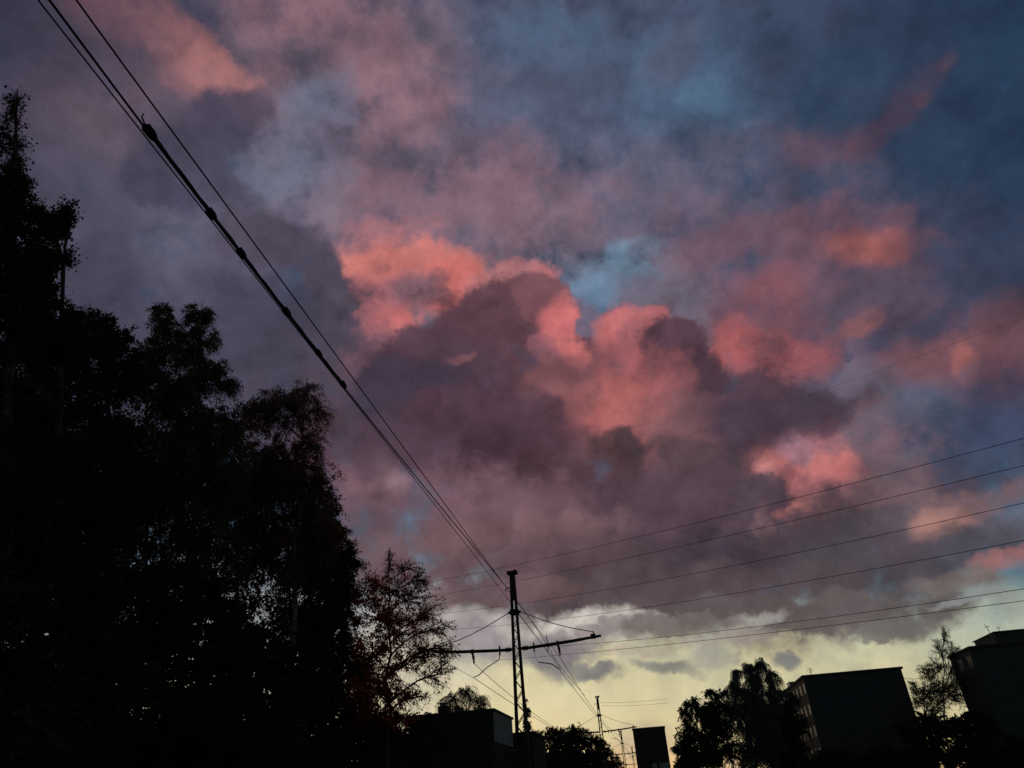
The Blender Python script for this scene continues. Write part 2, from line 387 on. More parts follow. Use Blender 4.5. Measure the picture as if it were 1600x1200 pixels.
    mr = gb.nodes.new('ShaderNodeMapRange'); mr.interpolation_type = 'SMOOTHSTEP'
    mr.inputs['From Min'].default_value = 1.0; mr.inputs['To Min'].default_value = 0.0
    m3 = gb.nodes.new('ShaderNodeMath'); m3.operation = 'MULTIPLY_ADD'
    gb.links.new(gi.outputs[7], m3.inputs[0]); gb.links.new(gi.outputs[8], m3.inputs[1]); gb.links.new(m2.outputs[0], m3.inputs[2])
    gb.links.new(m3.outputs[0], mr.inputs['Value']); gb.links.new(gi.outputs[3], mr.inputs['From Max']); gb.links.new(gi.outputs[4], mr.inputs['To Max'])
    mx_ = gb.nodes.new('ShaderNodeMix'); mx_.data_type = 'RGBA'
    gb.links.new(mr.outputs[0], mx_.inputs[0]); gb.links.new(gi.outputs[5], mx_.inputs[6]); gb.links.new(gi.outputs[6], mx_.inputs[7])
    gb.links.new(mx_.outputs[2], go.inputs[0])

    leaf_no = [0]
    KINDS = ('s', 'm', 'c', 'h')
    def leaf(ids):
        leaf_no[0] += 1
        eps = 1.0 + 2e-5 * leaf_no[0]
        g = bpy.data.node_groups.new('cloud_field', 'ShaderNodeTree')
        for nm, ty in (('Behind', 'NodeSocketColor'), ('s', 'NodeSocketVector'), ('m', 'NodeSocketVector'), ('c', 'NodeSocketVector'), ('h', 'NodeSocketVector'), ('Fray', 'NodeSocketFloat')):
            g.interface.new_socket(nm, in_out='INPUT', socket_type=ty)
        g.interface.new_socket('Result', in_out='OUTPUT', socket_type='NodeSocketColor')
        gi_, go_ = g.nodes.new('NodeGroupInput'), g.nodes.new('NodeGroupOutput')
        C = gi_.outputs[0]
        for i in ids:
            (kind, c, a1, a2, ra, rb, col, alpha) = banks[i]
            n = g.nodes.new('ShaderNodeGroup'); n.node_tree = gb
            n.inputs[1].default_value = tuple(a1 / ra * eps); n.inputs[2].default_value = tuple(a2 / rb * eps)
            n.inputs[3].default_value = EDGE[kind]; n.inputs[4].default_value = alpha; n.inputs[6].default_value = rgb(col)
            g.links.new(gi_.outputs[1 + KINDS.index(kind)], n.inputs[0]); g.links.new(C, n.inputs[5]); g.links.new(gi_.outputs[5], n.inputs[7]); n.inputs[8].default_value = FRAY[kind]
            C = n.outputs[0]
        g.links.new(C, go_.inputs[0])
        gn = N('ShaderNodeGroup'); gn.node_tree = g
        L(base, gn.inputs[0])
        for q, kd in enumerate(KINDS): L(D[kd], gn.inputs[1 + q])
        L(fray, gn.inputs[5])
        sm = N('ShaderNodeVectorMath'); sm.operation = 'SCALE'
        L(gn.outputs[0], sm.inputs[0]); L(mott, sm.inputs['Scale'])
        bg = N('ShaderNodeBackground'); bg.inputs['Strength'].default_value = SKY_STRENGTH
        L(sm.outputs[0], bg.inputs['Color'])
        return bg.outputs[0]
    def split(sel, ids, depth):
        if depth == 0 or len(ids) <= 10: return leaf(ids)
        best = None
        for (n, o) in planes:
            side = P[sel] @ np.array(n) > o
            if side.all() or not side.any(): continue
            if n[2] == 0 and P[sel][:, 1].min() < 0: continue
            r = reach[ids][:, sel]
            ia, ib = r[:, side].any(1), r[:, ~side].any(1)
            wt = weight[sel]; cost = ia.sum() * wt[side].sum() + ib.sum() * wt[~side].sum()
            if best is None or cost < best[0]: best = (cost, n, o, side, ia, ib)
        if best is None: return leaf(ids)
        _, n, o, side, ia, ib = best
        ids = np.array(ids)
        A_ = split(sel[side], ids[ia].tolist(), depth - 1)
        B_ = split(sel[~side], ids[ib].tolist(), depth - 1)
        return choose(n, o, B_, A_)
    def choose(n, o, below, above):
        dn = N('ShaderNodeVectorMath'); dn.operation = 'DOT_PRODUCT'
        L(d, dn.inputs[0]); dn.inputs[1].default_value = n
        f = math_node('GREATER_THAN', dn.outputs['Value'], float(o))
        mx = N('ShaderNodeMixShader')
        L(f, mx.inputs[0]); L(below, mx.inputs[1]); L(above, mx.inputs[2])
        return mx.outputs[0]
    fray = math_node('SUBTRACT', noise(d, 14.0, 10, 0.66), 0.5)
    # puffs push the edges out and in
    fray = math_node('MULTIPLY_ADD', math_node('SUBTRACT', d1, 0.42), 0.34, fray)
    fray = math_node('MULTIPLY_ADD', math_node('SUBTRACT', d2, 0.42), 0.20, fray)
    relief = math_node('MULTIPLY_ADD', s2, 0.55, s1)
    body = math_node('MULTIPLY', smooth(sep.outputs[2], 0.10, 0.26), smooth(sep.outputs[2], 0.50, 0.78, 1.0, 0.3))
    mott = smooth(noise(d, 17.0, 10, 0.66), 0.26, 0.74, 0.78, 1.18)
    mott = math_node('MULTIPLY_ADD', math_node('SUBTRACT', mott, 1.0), smooth(sep.outputs[2], 0.06, 0.20, 0.25, 1.0), 1.0)
    mott = math_node('MULTIPLY_ADD', math_node('MULTIPLY', relief, body), 0.62, mott)
    base = C
    front = P[:, 1] > 0
    allid = np.arange(len(P))
    F_ = split(allid[front], np.nonzero(reach[:, front].any(1))[0].tolist(), 5)
    K_ = split(allid[~front], np.nonzero(reach[:, ~front].any(1))[0].tolist(), 2)
    root = choose((0, 1.0, 0), 0.0, K_, F_)
    out = N('ShaderNodeOutputWorld')
    L(root, out.inputs['Surface'])
    w.cycles.sampling_method = 'MANUAL'
    w.cycles.sample_map_resolution = 256

build_sky()

# ------------------------------------------------------------------ sun: just above the horizon behind the cloud bank, almost spent
sun_data = bpy.data.lights.new('sun', 'SUN')
sun_data.energy = 0.12
sun_data.angle = math.radians(8)
sun_data.color = (1.0, 0.72, 0.5)
sun = bpy.data.objects.new('sun', sun_data)
COL.objects.link(sun)
_sd = Vector((math.sin(SUN_AZ) * math.cos(SUN_EL), math.cos(SUN_AZ) * math.cos(SUN_EL), math.sin(SUN_EL)))
sun.rotation_euler = _sd.to_track_quat('Z', 'Y').to_euler()

# ================================================================== helpers
CAM = Vector((0, 0, CAM_Z))
rng = np.random.default_rng(7)
random.seed(7)

def sight(px, py):
    """direction from the eye through a point of the 1600 x 1200 view"""
    return (ROT @ Vector((px - W_PX / 2, H_PX / 2 - py, -F_PX))).normalized()
def at_dist(px, py, dist):
    """point on that line of sight at a horizontal distance"""
    d = sight(px, py)
    return CAM + d * (dist / math.hypot(d.x, d.y))
def at_x(px, py, x):
    d = sight(px, py); return CAM + d * (x / d.x)
def at_y(px, py, y):
    d = sight(px, py); return CAM + d * (y / d.y)
def at_wall(px, py, p, q):
    """meet the vertical plane through the plan points p and q"""
    d = sight(px, py)
    nx, ny = q[1] - p[1], p[0] - q[0]
    return CAM + d * ((nx * p[0] + ny * p[1]) / (nx * d.x + ny * d.y))

def material(name, base, rough=0.8, var=0.25, scale=6.0, metallic=0.0, bump=0.0):
    m = bpy.data.materials.new(name); m.use_nodes = True
    nt = m.node_tree; p = nt.nodes['Principled BSDF']
    p.inputs['Roughness'].default_value = rough
    p.inputs['Metallic'].default_value = metallic
    p.inputs['Specular IOR Level'].default_value = 0.15
    tc = nt.nodes.new('ShaderNodeTexCoord')
    n = nt.nodes.new('ShaderNodeTexNoise'); n.inputs['Scale'].default_value = scale; n.inputs['Detail'].default_value = 6
    nt.links.new(tc.outputs['Object'], n.inputs['Vector'])
    r = nt.nodes.new('ShaderNodeValToRGB')
    r.color_ramp.elements[0].position = 0.3; r.color_ramp.elements[1].position = 0.7
    r.color_ramp.elements[0].color = tuple(c * (1 - var) for c in base) + (1,)
    r.color_ramp.elements[1].color = tuple(min(1, c * (1 + var)) for c in base) + (1,)
    nt.links.new(n.outputs['Fac'], r.inputs['Fac']); nt.links.new(r.outputs['Color'], p.inputs['Base Color'])
    if bump:
        b = nt.nodes.new('ShaderNodeBump'); b.inputs['Strength'].default_value = bump
        nt.links.new(n.outputs['Fac'], b.inputs['Height']); nt.links.new(b.outputs['Normal'], p.inputs['Normal'])
    return m

def leaf_material(name, base, glow):
    m = bpy.data.materials.new(name); m.use_nodes = True
    nt = m.node_tree; nt.nodes.clear()
    out = nt.nodes.new('ShaderNodeOutputMaterial')
    oi = nt.nodes.new('ShaderNodeTexCoord')
    n = nt.nodes.new('ShaderNodeTexNoise'); n.inputs['Scale'].default_value = 1.7; n.inputs['Detail'].default_value = 3
    nt.links.new(oi.outputs['Object'], n.inputs['Vector'])
    r = nt.nodes.new('ShaderNodeValToRGB')
    r.color_ramp.elements[0].position = 0.35; r.color_ramp.elements[1].position = 0.65
    r.color_ramp.elements[0].color = tuple(c * 0.65 for c in base) + (1,)
    r.color_ramp.elements[1].color = tuple(c * 1.3 for c in base) + (1,)
    nt.links.new(n.outputs['Fac'], r.inputs['Fac'])
    d = nt.nodes.new('ShaderNodeBsdfDiffuse'); t = nt.nodes.new('ShaderNodeBsdfTranslucent')
    nt.links.new(r.outputs['Color'], d.inputs['Color']); nt.links.new(r.outputs['Color'], t.inputs['Color'])
    mx = nt.nodes.new('ShaderNodeMixShader'); mx.inputs[0].default_value = glow
    nt.links.new(d.outputs[0], mx.inputs[1]); nt.links.new(t.outputs[0], mx.inputs[2])
    nt.links.new(mx.outputs[0], out.inputs['Surface'])
    return m

M = {
    'asphalt': material('asphalt', (0.045, 0.045, 0.048), 0.9, 0.3, 3.0, bump=0.2),
    'grass': material('grass', (0.035, 0.05, 0.02), 0.95, 0.4, 1.2, bump=0.4),
    'paving': material('paving', (0.18, 0.175, 0.165), 0.85, 0.2, 2.0),
    'kerb': material('kerb', (0.25, 0.245, 0.235), 0.8, 0.15, 4.0),
    'ballast': material('ballast', (0.09, 0.08, 0.07), 0.95, 0.5, 14.0, bump=0.8),
    'paint': material('paint', (0.7, 0.7, 0.68), 0.7, 0.1, 8.0),
    'steel': material('rail_steel', (0.22, 0.19, 0.17), 0.4, 0.3, 9.0, metallic=0.8),
    'mast': material('mast_paint', (0.035, 0.026, 0.024), 0.8, 0.35, 5.0),
    'wire': material('wire', (0.012, 0.010, 0.010), 0.9, 0.2, 2.0),
    'cable': material('cable_sheath', (0.012, 0.012, 0.014), 0.85, 0.2, 2.0),
    'insulator': material('insulator_glaze', (0.07, 0.03, 0.022), 0.3, 0.2, 5.0),
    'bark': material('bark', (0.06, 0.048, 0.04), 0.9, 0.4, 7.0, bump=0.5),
    'birch_bark': material('birch_bark', (0.11, 0.10, 0.095), 0.85, 0.7, 5.0, bump=0.4),
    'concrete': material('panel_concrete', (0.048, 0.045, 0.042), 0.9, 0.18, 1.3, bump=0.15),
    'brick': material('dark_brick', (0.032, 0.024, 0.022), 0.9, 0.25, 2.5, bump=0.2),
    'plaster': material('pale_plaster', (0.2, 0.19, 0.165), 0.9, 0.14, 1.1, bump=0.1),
    'roof': material('roof_felt', (0.03, 0.03, 0.031), 0.9, 0.25, 2.0),
    'metal': material('sheet_metal', (0.12, 0.12, 0.13), 0.5, 0.2, 3.0, metallic=0.4),
    'glass': material('window_glass', (0.02, 0.022, 0.025), 0.5, 0.1, 1.0),
    'frame': material('window_frame', (0.10, 0.098, 0.092), 0.6, 0.1, 4.0),
}
LEAF = {
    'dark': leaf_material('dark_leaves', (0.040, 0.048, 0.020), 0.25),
    'birch': leaf_material('birch_leaves', (0.095, 0.082, 0.032), 0.4),
    'russet': leaf_material('russet_leaves', (0.17, 0.068, 0.042), 0.5),
    'red': leaf_material('red_leaves', (0.5, 0.10, 0.08), 0.75),
    'olive': leaf_material('olive_leaves', (0.075, 0.065, 0.025), 0.40),
}

def raw_mesh(name, verts, faces_quads, smooth=False):
    v = np.asarray(verts, dtype=np.float32).reshape(-1, 3); q = np.asarray(faces_quads, dtype=np.int32).reshape(-1, 4)
    me = bpy.data.meshes.new(name)
    me.vertices.add(len(v)); me.vertices.foreach_set('co', v.ravel())
    me.loops.add(q.size); me.loops.foreach_set('vertex_index', q.ravel())
    me.polygons.add(len(q)); me.polygons.foreach_set('loop_start', np.arange(0, q.size, 4, dtype=np.int32))
    if smooth: me.polygons.foreach_set('use_smooth', np.ones(len(q), dtype=bool))
    me.update(calc_edges=True)
    return me

class MB:
    """collects boxes, bars and tubes; build() links them as one mesh object"""
    def __init__(s): s.v, s.f = [], []
    def add(s, verts, faces):
        o = len(s.v); s.v += [tuple(p) for p in verts]; s.f += [tuple(i + o for i in f) for f in faces]; return s
    def box(s, x0, x1, y0, y1, z0, z1):
        return s.add([(x0, y0, z0), (x1, y0, z0), (x1, y1, z0), (x0, y1, z0), (x0, y0, z1), (x1, y0, z1), (x1, y1, z1), (x0, y1, z1)],
                     [(0, 3, 2, 1), (4, 5, 6, 7), (0, 1, 5, 4), (1, 2, 6, 5), (2, 3, 7, 6), (3, 0, 4, 7)])
    def hexa(s, low, high):
        return s.add(list(low) + list(high), [(0, 3, 2, 1), (4, 5, 6, 7), (0, 1, 5, 4), (1, 2, 6, 5), (2, 3, 7, 6), (3, 0, 4, 7)])
    def tube(s, pts, radii, n=8, caps=True):
        pts = [Vector(p) for p in pts]
        if isinstance(radii, (int, float)): radii = [radii] * len(pts)
        rings = []
        for i, p in enumerate(pts):
            t = (pts[min(i + 1, len(pts) - 1)] - pts[max(i - 1, 0)]).normalized()
            a = t.cross(Vector((0, 0, 1)))
            if a.length < 1e-4: a = Vector((1, 0, 0))
            a.normalize(); b = t.cross(a)
            rings.append([p + (a * math.cos(k * 2 * math.pi / n) + b * math.sin(k * 2 * math.pi / n)) * radii[i] for k in range(n)])
        f = []
        for i in range(len(pts) - 1):
            for k in range(n): f.append((i * n + k, i * n + (k + 1) % n, (i + 1) * n + (k + 1) % n, (i + 1) * n + k))
        if caps:
            f.append(tuple(range(n - 1, -1, -1))); f.append(tuple((len(pts) - 1) * n + k for k in range(n)))
        return s.add([v for r in rings for v in r], f)
    def mesh(s, name, mat=None, smooth=False):
        me = bpy.data.meshes.new(name); me.from_pydata(s.v, [], s.f)
        bm = bmesh.new(); bm.from_mesh(me); bmesh.ops.recalc_face_normals(bm, faces=bm.faces); bm.to_mesh(me); bm.free()
        if smooth: me.polygons.foreach_set('use_smooth', [True] * len(me.polygons))
        if mat: me.materials.append(mat)
        return me
    def build(s, name, mat, parent=None, smooth=False):
        return link(name, s.mesh(name, mat, smooth), parent)

def link(name, me, parent=None, loc=None, mat=None):
    o = bpy.data.objects.new(name, me); COL.objects.link(o)
    if mat and me is not None and not me.materials: me.materials.append(mat)
    if parent: o.parent = parent
    if loc is not None: o.location = loc
    return o
def tag(o, label=None, cat=None, group=None, kind=None):
    if label: o['label'] = label
    if cat: o['category'] = cat
    if group: o['group'] = group
    if kind: o['kind'] = kind
    return o
def empty(name, loc=(0, 0, 0), rz=0.0):
    o = bpy.data.objects.new(name, None); o.empty_display_size = 0.3; COL.objects.link(o)
    o.location = loc; o.rotation_euler = (0, 0, rz); return o
def copy_tree(o, parent=None):
    c = o.copy(); COL.objects.link(c); c.parent = parent
    for ch in list(o.children): copy_tree(ch, c)
    return c

# ================================================================== ground, road, tramway
ROAD0, ROAD1 = -1.35, 4.6
TRACK_X = (-3.05, -6.30)
MAST_X, MAST_Y0, MAST_STEP = -4.62, 27.4, 42.8
g = MB().box(-1500, 1500, -1500, 1500, -0.5, -0.12).build('ground', M['grass']); tag(g, kind='structure')
g = MB().box(ROAD0, ROAD1, -60, 900, -0.119, 0.0).build('road', M['asphalt']); tag(g, kind='structure')
for x0, x1 in ((ROAD0 - 0.16, ROAD0 - 0.002), (ROAD1 + 0.002, ROAD1 + 0.16)):
    k = MB().box(x0, x1, -60, 900, -0.117, 0.12).build('kerb', M['kerb']); tag(k, kind='structure')
g = MB().box(ROAD1 + 0.162, ROAD1 + 2.4, -60, 900, -0.116, 0.11).build('pavement', M['paving']); tag(g, kind='structure')
g = MB().box(-8.2, ROAD0 - 0.162, -60, 900, -0.115, 0.04).build('track_bed', M['ballast']); tag(g, kind='structure')
mk = MB()
for i in range(60): mk.box(1.56, 1.68, -50 + i * 9, -47 + i * 9, 0.003, 0.006)
tag(mk.build('road_markings', M['paint']), kind='structure')
for tx in TRACK_X:
    t = empty('tram_track', (tx, 0, 0.04)); tag(t, kind='structure')
    for s in (-1, 1):
        x = s * 0.762
        r = MB()
        r.box(x - 0.065, x + 0.065, -60, 900, 0.002, 0.02).box(x - 0.01, x + 0.01, -60, 900, 0.0205, 0.11).box(x - 0.035, x + 0.035, -60, 900, 0.1105, 0.15)
        r.build('rail', M['steel'], t)

# ================================================================== tramway masts
ARM_Z = 6.52
def mast_width(z): return 0.60 + (0.19 - 0.60) * z / 9.4      # outer width across the tracks
def build_mast(fine=True):
    root = empty('catenary_mast')
    dpt = 0.11
    for s in (-1, 1):
        lg = MB()
        for (a, b, c, d_) in ((0.0, 0.035, -dpt, dpt),):
            z0, z1 = -0.1, 9.36
            w0, w1 = mast_width(0) / 2, mast_width(9.36) / 2
            fl = 0.115
            # channel: web outside, two flanges turned inwards
            def quad(xo0, xi0, xo1, xi1, y0, y1):
                lg.hexa([(s * xo0, y0, z0), (s * xi0, y0, z0), (s * xi0, y1, z0), (s * xo0, y1, z0)],
                        [(s * xo1, y0, z1), (s * xi1, y0, z1), (s * xi1, y1, z1), (s * xo1, y1, z1)])
            quad(w0, w0 - 0.012, w1, w1 - 0.012, -dpt, dpt)
            quad(w0 - 0.0125, w0 - fl, w1, w1 - fl * 0.6, -dpt, -dpt + 0.012)
            quad(w0 - 0.0125, w0 - fl, w1, w1 - fl * 0.6, dpt - 0.012, dpt)
        lg.build('mast_leg', M['mast'], root)
    # zigzag lacing on both faces
    joined = MB()
    zs, z, side = [], 0.5, 1
    while z < 7.75:
        zs.append(z); z += mast_width(z) * 0.95
    for face in (-1, 1):
        sd = 1
        for z0, z1 in zip(zs[:-1], zs[1:]):
            xa, xb = sd * (mast_width(z0) / 2 - 0.05), -sd * (mast_width(z1) / 2 - 0.05)
            y = face * (dpt + 0.006)
            h = 0.026
            bar = MB().hexa([(xa, y - 0.005, z0 - h), (xa, y + 0.005, z0 - h), (xa, y + 0.005, z0 + h), (xa, y - 0.005, z0 + h)],
                            [(xb, y - 0.005, z1 - h), (xb, y + 0.005, z1 - h), (xb, y + 0.005, z1 + h), (xb, y - 0.005, z1 + h)])
            if fine: bar.build('lacing_bar', M['mast'], root)
            else: joined.add(bar.v, bar.f)
            sd = -sd
    if not fine: joined.build('lacing', M['mast'], root)
    # plated head, cap, collar
    hd = MB()
    for y in (-dpt - 0.012, dpt + 0.002):
        a, b = mast_width(8.35) / 2 - 0.004, mast_width(9.3) / 2 - 0.004
        hd.hexa([(-a, y, 8.35), (a, y, 8.35), (a, y + 0.01, 8.35), (-a, y + 0.01, 8.35)], [(-b, y, 9.3), (b, y, 9.3), (b, y + 0.01, 9.3), (-b, y + 0.01, 9.3)])
    hd.build('head_plate', M['mast'], root)
    c = MB().box(-0.20, 0.20, -0.15, 0.15, 9.361, 9.46)
    c.box(0.06, 0.19, -0.10, 0.10, 9.461, 9.50)
    c.build('cap', M['mast'], root)
    w = mast_width(7.9) / 2
    c = MB().box(-w - 0.03, w + 0.03, -dpt - 0.04, dpt + 0.04, 7.78, 7.97)
    c.box(-w - 0.12, -w - 0.031, -0.03, 0.03, 7.83, 7.92).box(w + 0.031, w + 0.12, -0.03, 0.03, 7.83, 7.92)
    c.build('collar', M['mast'], root)
    # small side hook near the top
    MB().tube([(-0.12, 0, 8.83), (-0.27, 0, 8.84), (-0.30, 0, 8.80), (-0.30, 0, 8.70)], 0.02, 6).build('hook', M['mast'], root)
    for s in (-1, 1):
        wz = mast_width(ARM_Z) / 2
        ln = 3.22
        arm = MB().tube([(s * (wz + 0.33), 0, ARM_Z + 0.0), (s * 1.2, 0, ARM_Z + 0.035), (s * 2.2, 0, ARM_Z + 0.095), (s * ln, 0, ARM_Z + 0.18)], [0.056, 0.06, 0.058, 0.046], 10)
        arm = arm.build('bracket_arm', M['mast'], root, True)
        # post insulator between arm and mast: ribbed
        pts, rad = [], []
        for i in range(13):
            pts.append((s * (wz + 0.02 + 0.32 * i / 12), 0, ARM_Z + 0.0)); rad.append(0.10 if 1 < i < 11 and i % 2 else 0.055)
        MB().tube(pts, rad, 10).build('insulator', M['insulator'], arm)
        cl = MB().box(s * (ln - 0.30) - 0.09, s * (ln - 0.30) + 0.09, -0.05, 0.05, ARM_Z + 0.10, ARM_Z + 0.27)
        cl.box(s * (ln - 0.27) - 0.02, s * (ln - 0.27) + 0.02, -0.02, 0.02, ARM_Z + 0.271, ARM_Z + 0.36)
        cl.build('end_clamp', M['mast'], arm)
        MB().box(s * (wz + 0.50) - 0.02, s * (wz + 0.50) + 0.02, -0.06, 0.06, ARM_Z - 0.16, ARM_Z + 0.16).build('band', M['mast'], arm)
        n = 7
        A, Bp = Vector((s * (w + 0.10), 0, 7.875)), Vector((s * (ln - 0.27), 0, ARM_Z + 0.34))
        pts = [A.lerp(Bp, i / n) - Vector((0, 0, 0.10 * math.sin(math.pi * i / n))) for i in range(n + 1)]
        MB().tube(pts, 0.016, 6).build('tie_rod', M['mast'], root)
        # hanger for the messenger wire
        hx = 1.57 if s > 0 else -1.72
        az = ARM_Z + 0.05
        h = MB().box(hx - 0.05, hx + 0.05, -0.07, 0.07, az - 0.075, az + 0.085)
        h.tube([(hx, 0, az - 0.07), (hx + 0.03, 0, az - 0.16), (hx + 0.05, 0, az - 0.36)], [0.03, 0.055, 0.03], 8)
        h.box(hx + 0.02, hx + 0.08, -0.03, 0.03, az - 0.42, az - 0.355)
        h.build('hanger', M['insulator'], root)
    # steady arms holding the contact wires off
    MB().tube([(0.78, -0.04, 5.98), (1.3, -0.04, 5.86), (1.50, 0, 5.70), (1.60, 0, 5.64)], [0.018, 0.022, 0.02, 0.015], 6).build('steady_arm', M['mast'], root)
    MB().tube([(0.78, -0.04, 5.98), (0.72, 0, 6.10), (wz + 0.50, 0, ARM_Z - 0.15)], 0.006, 5).build('steady_wire', M['wire'], root)
    MB().tube([(-wz - 0.50, 0, ARM_Z - 0.15), (-wz - 0.55, 0, ARM_Z - 0.33)], 0.02, 6).build('steady_link', M['mast'], root)
    MB().tube([(-wz - 0.55, 0, ARM_Z - 0.33), (-1.15, 0, 5.98), (-1.50, 0, 5.72), (-1.70, 0, 5.66)], [0.014, 0.018, 0.02, 0.015], 6).build('steady_arm', M['mast'], root)
    return root

mast_pos = [(MAST_X, MAST_Y0 + MAST_STEP * i, 0.04) for i in range(4)]
m0 = build_mast(True); m0.location = mast_pos[0]
tag(m0, 'tall near lattice tram mast with two bracket arms, beside the red-leaved tree', 'mast', 'masts of the tramway')
m1 = build_mast(False); m1.location = mast_pos[1]
tag(m1, 'smaller lattice tram mast rising behind the round bushes left of the dark tower block', 'mast', 'masts of the tramway')
m2 = copy_tree(m1); m2.location = mast_pos[2]
tag(m2, 'tiny third tram mast against the horizon just left of the dark tower block', 'mast', 'masts of the tramway')
m3 = copy_tree(m1); m3.location = mast_pos[3]
tag(m3, 'farthest and smallest tram mast, nearly touching the dark tower block', 'mast', 'masts of the tramway')

# ================================================================== overhead wires
def smooth_path(pts, n=60):
    """even curve through points ordered along y (cubic by Catmull-Rom)"""
    P = np.array([tuple(p) for p in pts]); out = []
    Q = np.vstack([2 * P[0] - P[1], P, 2 * P[-1] - P[-2]])
    per = max(2, n // (len(P) - 1))
    for i in range(1, len(Q) - 2):
        for t in np.linspace(0, 1, per, endpoint=False):
            a, b, c, d = Q[i - 1], Q[i], Q[i + 1], Q[i + 2]
            out.append(0.5 * ((2 * b) + (c - a) * t + (2 * a - 5 * b + 4 * c - d) * t * t + (3 * b - a - 3 * c + d) * t ** 3))
    out.append(P[-1]); return out
def fit_height(pts, deg=2):
    """a hanging wire: height as a smooth low-order curve of y through the given points"""
    P = np.array([tuple(p) for p in pts])
    co = np.polyfit(P[:, 1], P[:, 2], deg); return co
def wire(name, path, r, label, cat='wire', group=None, mat='wire', sides=6):
    o = MB().tube(path, r, sides).build(name, M[mat], None, True)
    return tag(o, label, cat, group)

RX = TRACK_X[0]
def run(pixels, end, x=RX, deg=3, y0=-15.4, n=70):
    P = [at_x(px, py, x) for px, py in pixels] + [Vector(end)] * 4
    co = fit_height(P, deg)
    ymin = min(p.y for p in P)
    zmin, slope = np.polyval(co, ymin), np.polyval(np.polyder(co), ymin)
    path = []
    for y in np.linspace(y0, end[1], n):
        # past the last sighted point the wire levels out towards the mast behind
        if y >= ymin: z = np.polyval(co, y)
        else: z = zmin + 0.25 * (1 - math.exp((y - ymin) / 6.0)) + slope * 0.0
        path.append((x, y, z))
    path[-1] = tuple(end)
    return path, co
ZC, ZM = 5.66, 6.20
PA = [(58, 0), (110, 66), (226, 211), (322, 333), (372, 396), (447, 492), (535, 606), (640, 738), (703, 819), (735, 861), (770, 905), (787, 926)]
PB = [(72, 0), (124, 62), (232, 206), (330, 334), (377, 396), (447, 488), (498, 553), (535, 603), (640, 735), (703, 811), (750, 865)]
PC = [(118, 0), (164, 60), (206, 118), (280, 220), (338, 300), (434, 432), (513, 540), (587, 638), (660, 739), (709, 806), (753, 867), (781, 904)]
path, co = run(PA, (RX, MAST_Y0, ZC + 0.02))
wire('contact_wire', path, 0.006, 'thin contact wire, lower left of the three wires crossing the upper left sky', 'wire', 'wires of the near tram track')
path, co = run(PC, (RX, MAST_Y0, ZM))
wire('messenger_wire', path, 0.0075, 'single wire running alone right of the clamped cable, top left down to the near mast', 'wire', 'wires of the near tram track')
pathB, coB = run(PB, (RX + 0.02, MAST_Y0, ZC + 0.08))
fc = empty('feeder_cable', pathB[0]); tag(fc, 'thick dark cable with knobbly clamps slung from the top left towards the near mast', 'cable', 'wires of the near tram track')
inv = -Vector(pathB[0])
def rel(p): return tuple(Vector(p) + inv)
MB().tube([rel(p) for p in pathB], 0.0085, 7).build('cable', M['cable'], fc, True)
clamps = [(234, 208), (330, 336), (377, 397), (448, 489), (498, 554), (536, 604)]
cy = [at_x(px, py, RX).y for px, py in clamps]
sl = [(RX + 0.0, y, np.polyval(coB, y) + 0.018) for y in np.linspace(cy[0], cy[-1], 30)]
MB().tube([rel(p) for p in sl], [0.016 + 0.0035 * math.sin(i * 2.3) for i in range(30)], 8).build('doubled_strand', M['cable'], fc, True)
for i, y in enumerate(cy):
    z = np.polyval(coB, y)
    k = MB()
    f = (1.3, 1.2, 1.2, 1.25, 1.15, 1.2)[i]
    def at(dx, dy, dz): return rel((RX + dx * f, y + dy * f, z + dz * f))
    k.tube([at(0, -0.055, 0.010), at(0, -0.035, 0.012), at(0, 0.03, 0.012), at(0, 0.06, 0.010)], [0.013 * f, 0.028 * f, 0.026 * f, 0.012 * f], 9)
    for dy in (-0.022, 0.016):
        k.tube([at(0, dy, 0.02), at(0.004, dy, 0.050)], 0.009 * f, 6)
    k.hexa([at(-0.02, -0.032, 0.030), at(0.02, -0.032, 0.030), at(0.02, 0.026, 0.030), at(-0.02, 0.026, 0.030)],
           [at(-0.016, -0.028, 0.040), at(0.016, -0.028, 0.040), at(0.016, 0.022, 0.040), at(-0.016, 0.022, 0.040)])
    if i == 0: k.tube([at(0, -0.05, 0.02), at(0, -0.085, 0.045), at(0, -0.08, 0.075)], 0.007, 6)
    k.build('clamp', M['cable'], fc)

# spans between the masts
def span(name, a, b, sag, r, label, group, n=24):
    a, b = Vector(a), Vector(b)
    return wire(name, [a.lerp(b, i / n) - Vector((0, 0, 4 * sag * (i / n) * (1 - i / n))) for i in range(n + 1)], r, label, 'wire', group)
LX = MAST_X - 1.66
for i in range(3):
    y0, y1 = mast_pos[i][1], mast_pos[i + 1][1]
    w_ = ('between the nearest and second tram masts', 'between the second and third tram masts', 'between the two farthest tram masts')[i]
    rr = (0.011, 0.014, 0.016)[i]
    span('messenger_wire', (RX, y0, ZM), (RX, y1, ZM), 0.55, rr, 'sagging upper wire of the right-hand track ' + w_, 'tram wires beyond the near mast')
    span('contact_wire', (RX, y0, ZC), (RX, y1, ZC), 0.16, rr, 'lower contact wire of the right-hand track ' + w_, 'tram wires beyond the near mast')
    span('messenger_wire', (LX, y0, ZM - 0.02), (LX, y1, ZM - 0.02), 0.55, rr, 'sagging upper wire of the left-hand track ' + w_, 'tram wires beyond the near mast')
    span('contact_wire', (LX, y0, ZC), (LX, y1, ZC), 0.16, rr, 'lower contact wire of the left-hand track ' + w_, 'tram wires beyond the near mast')
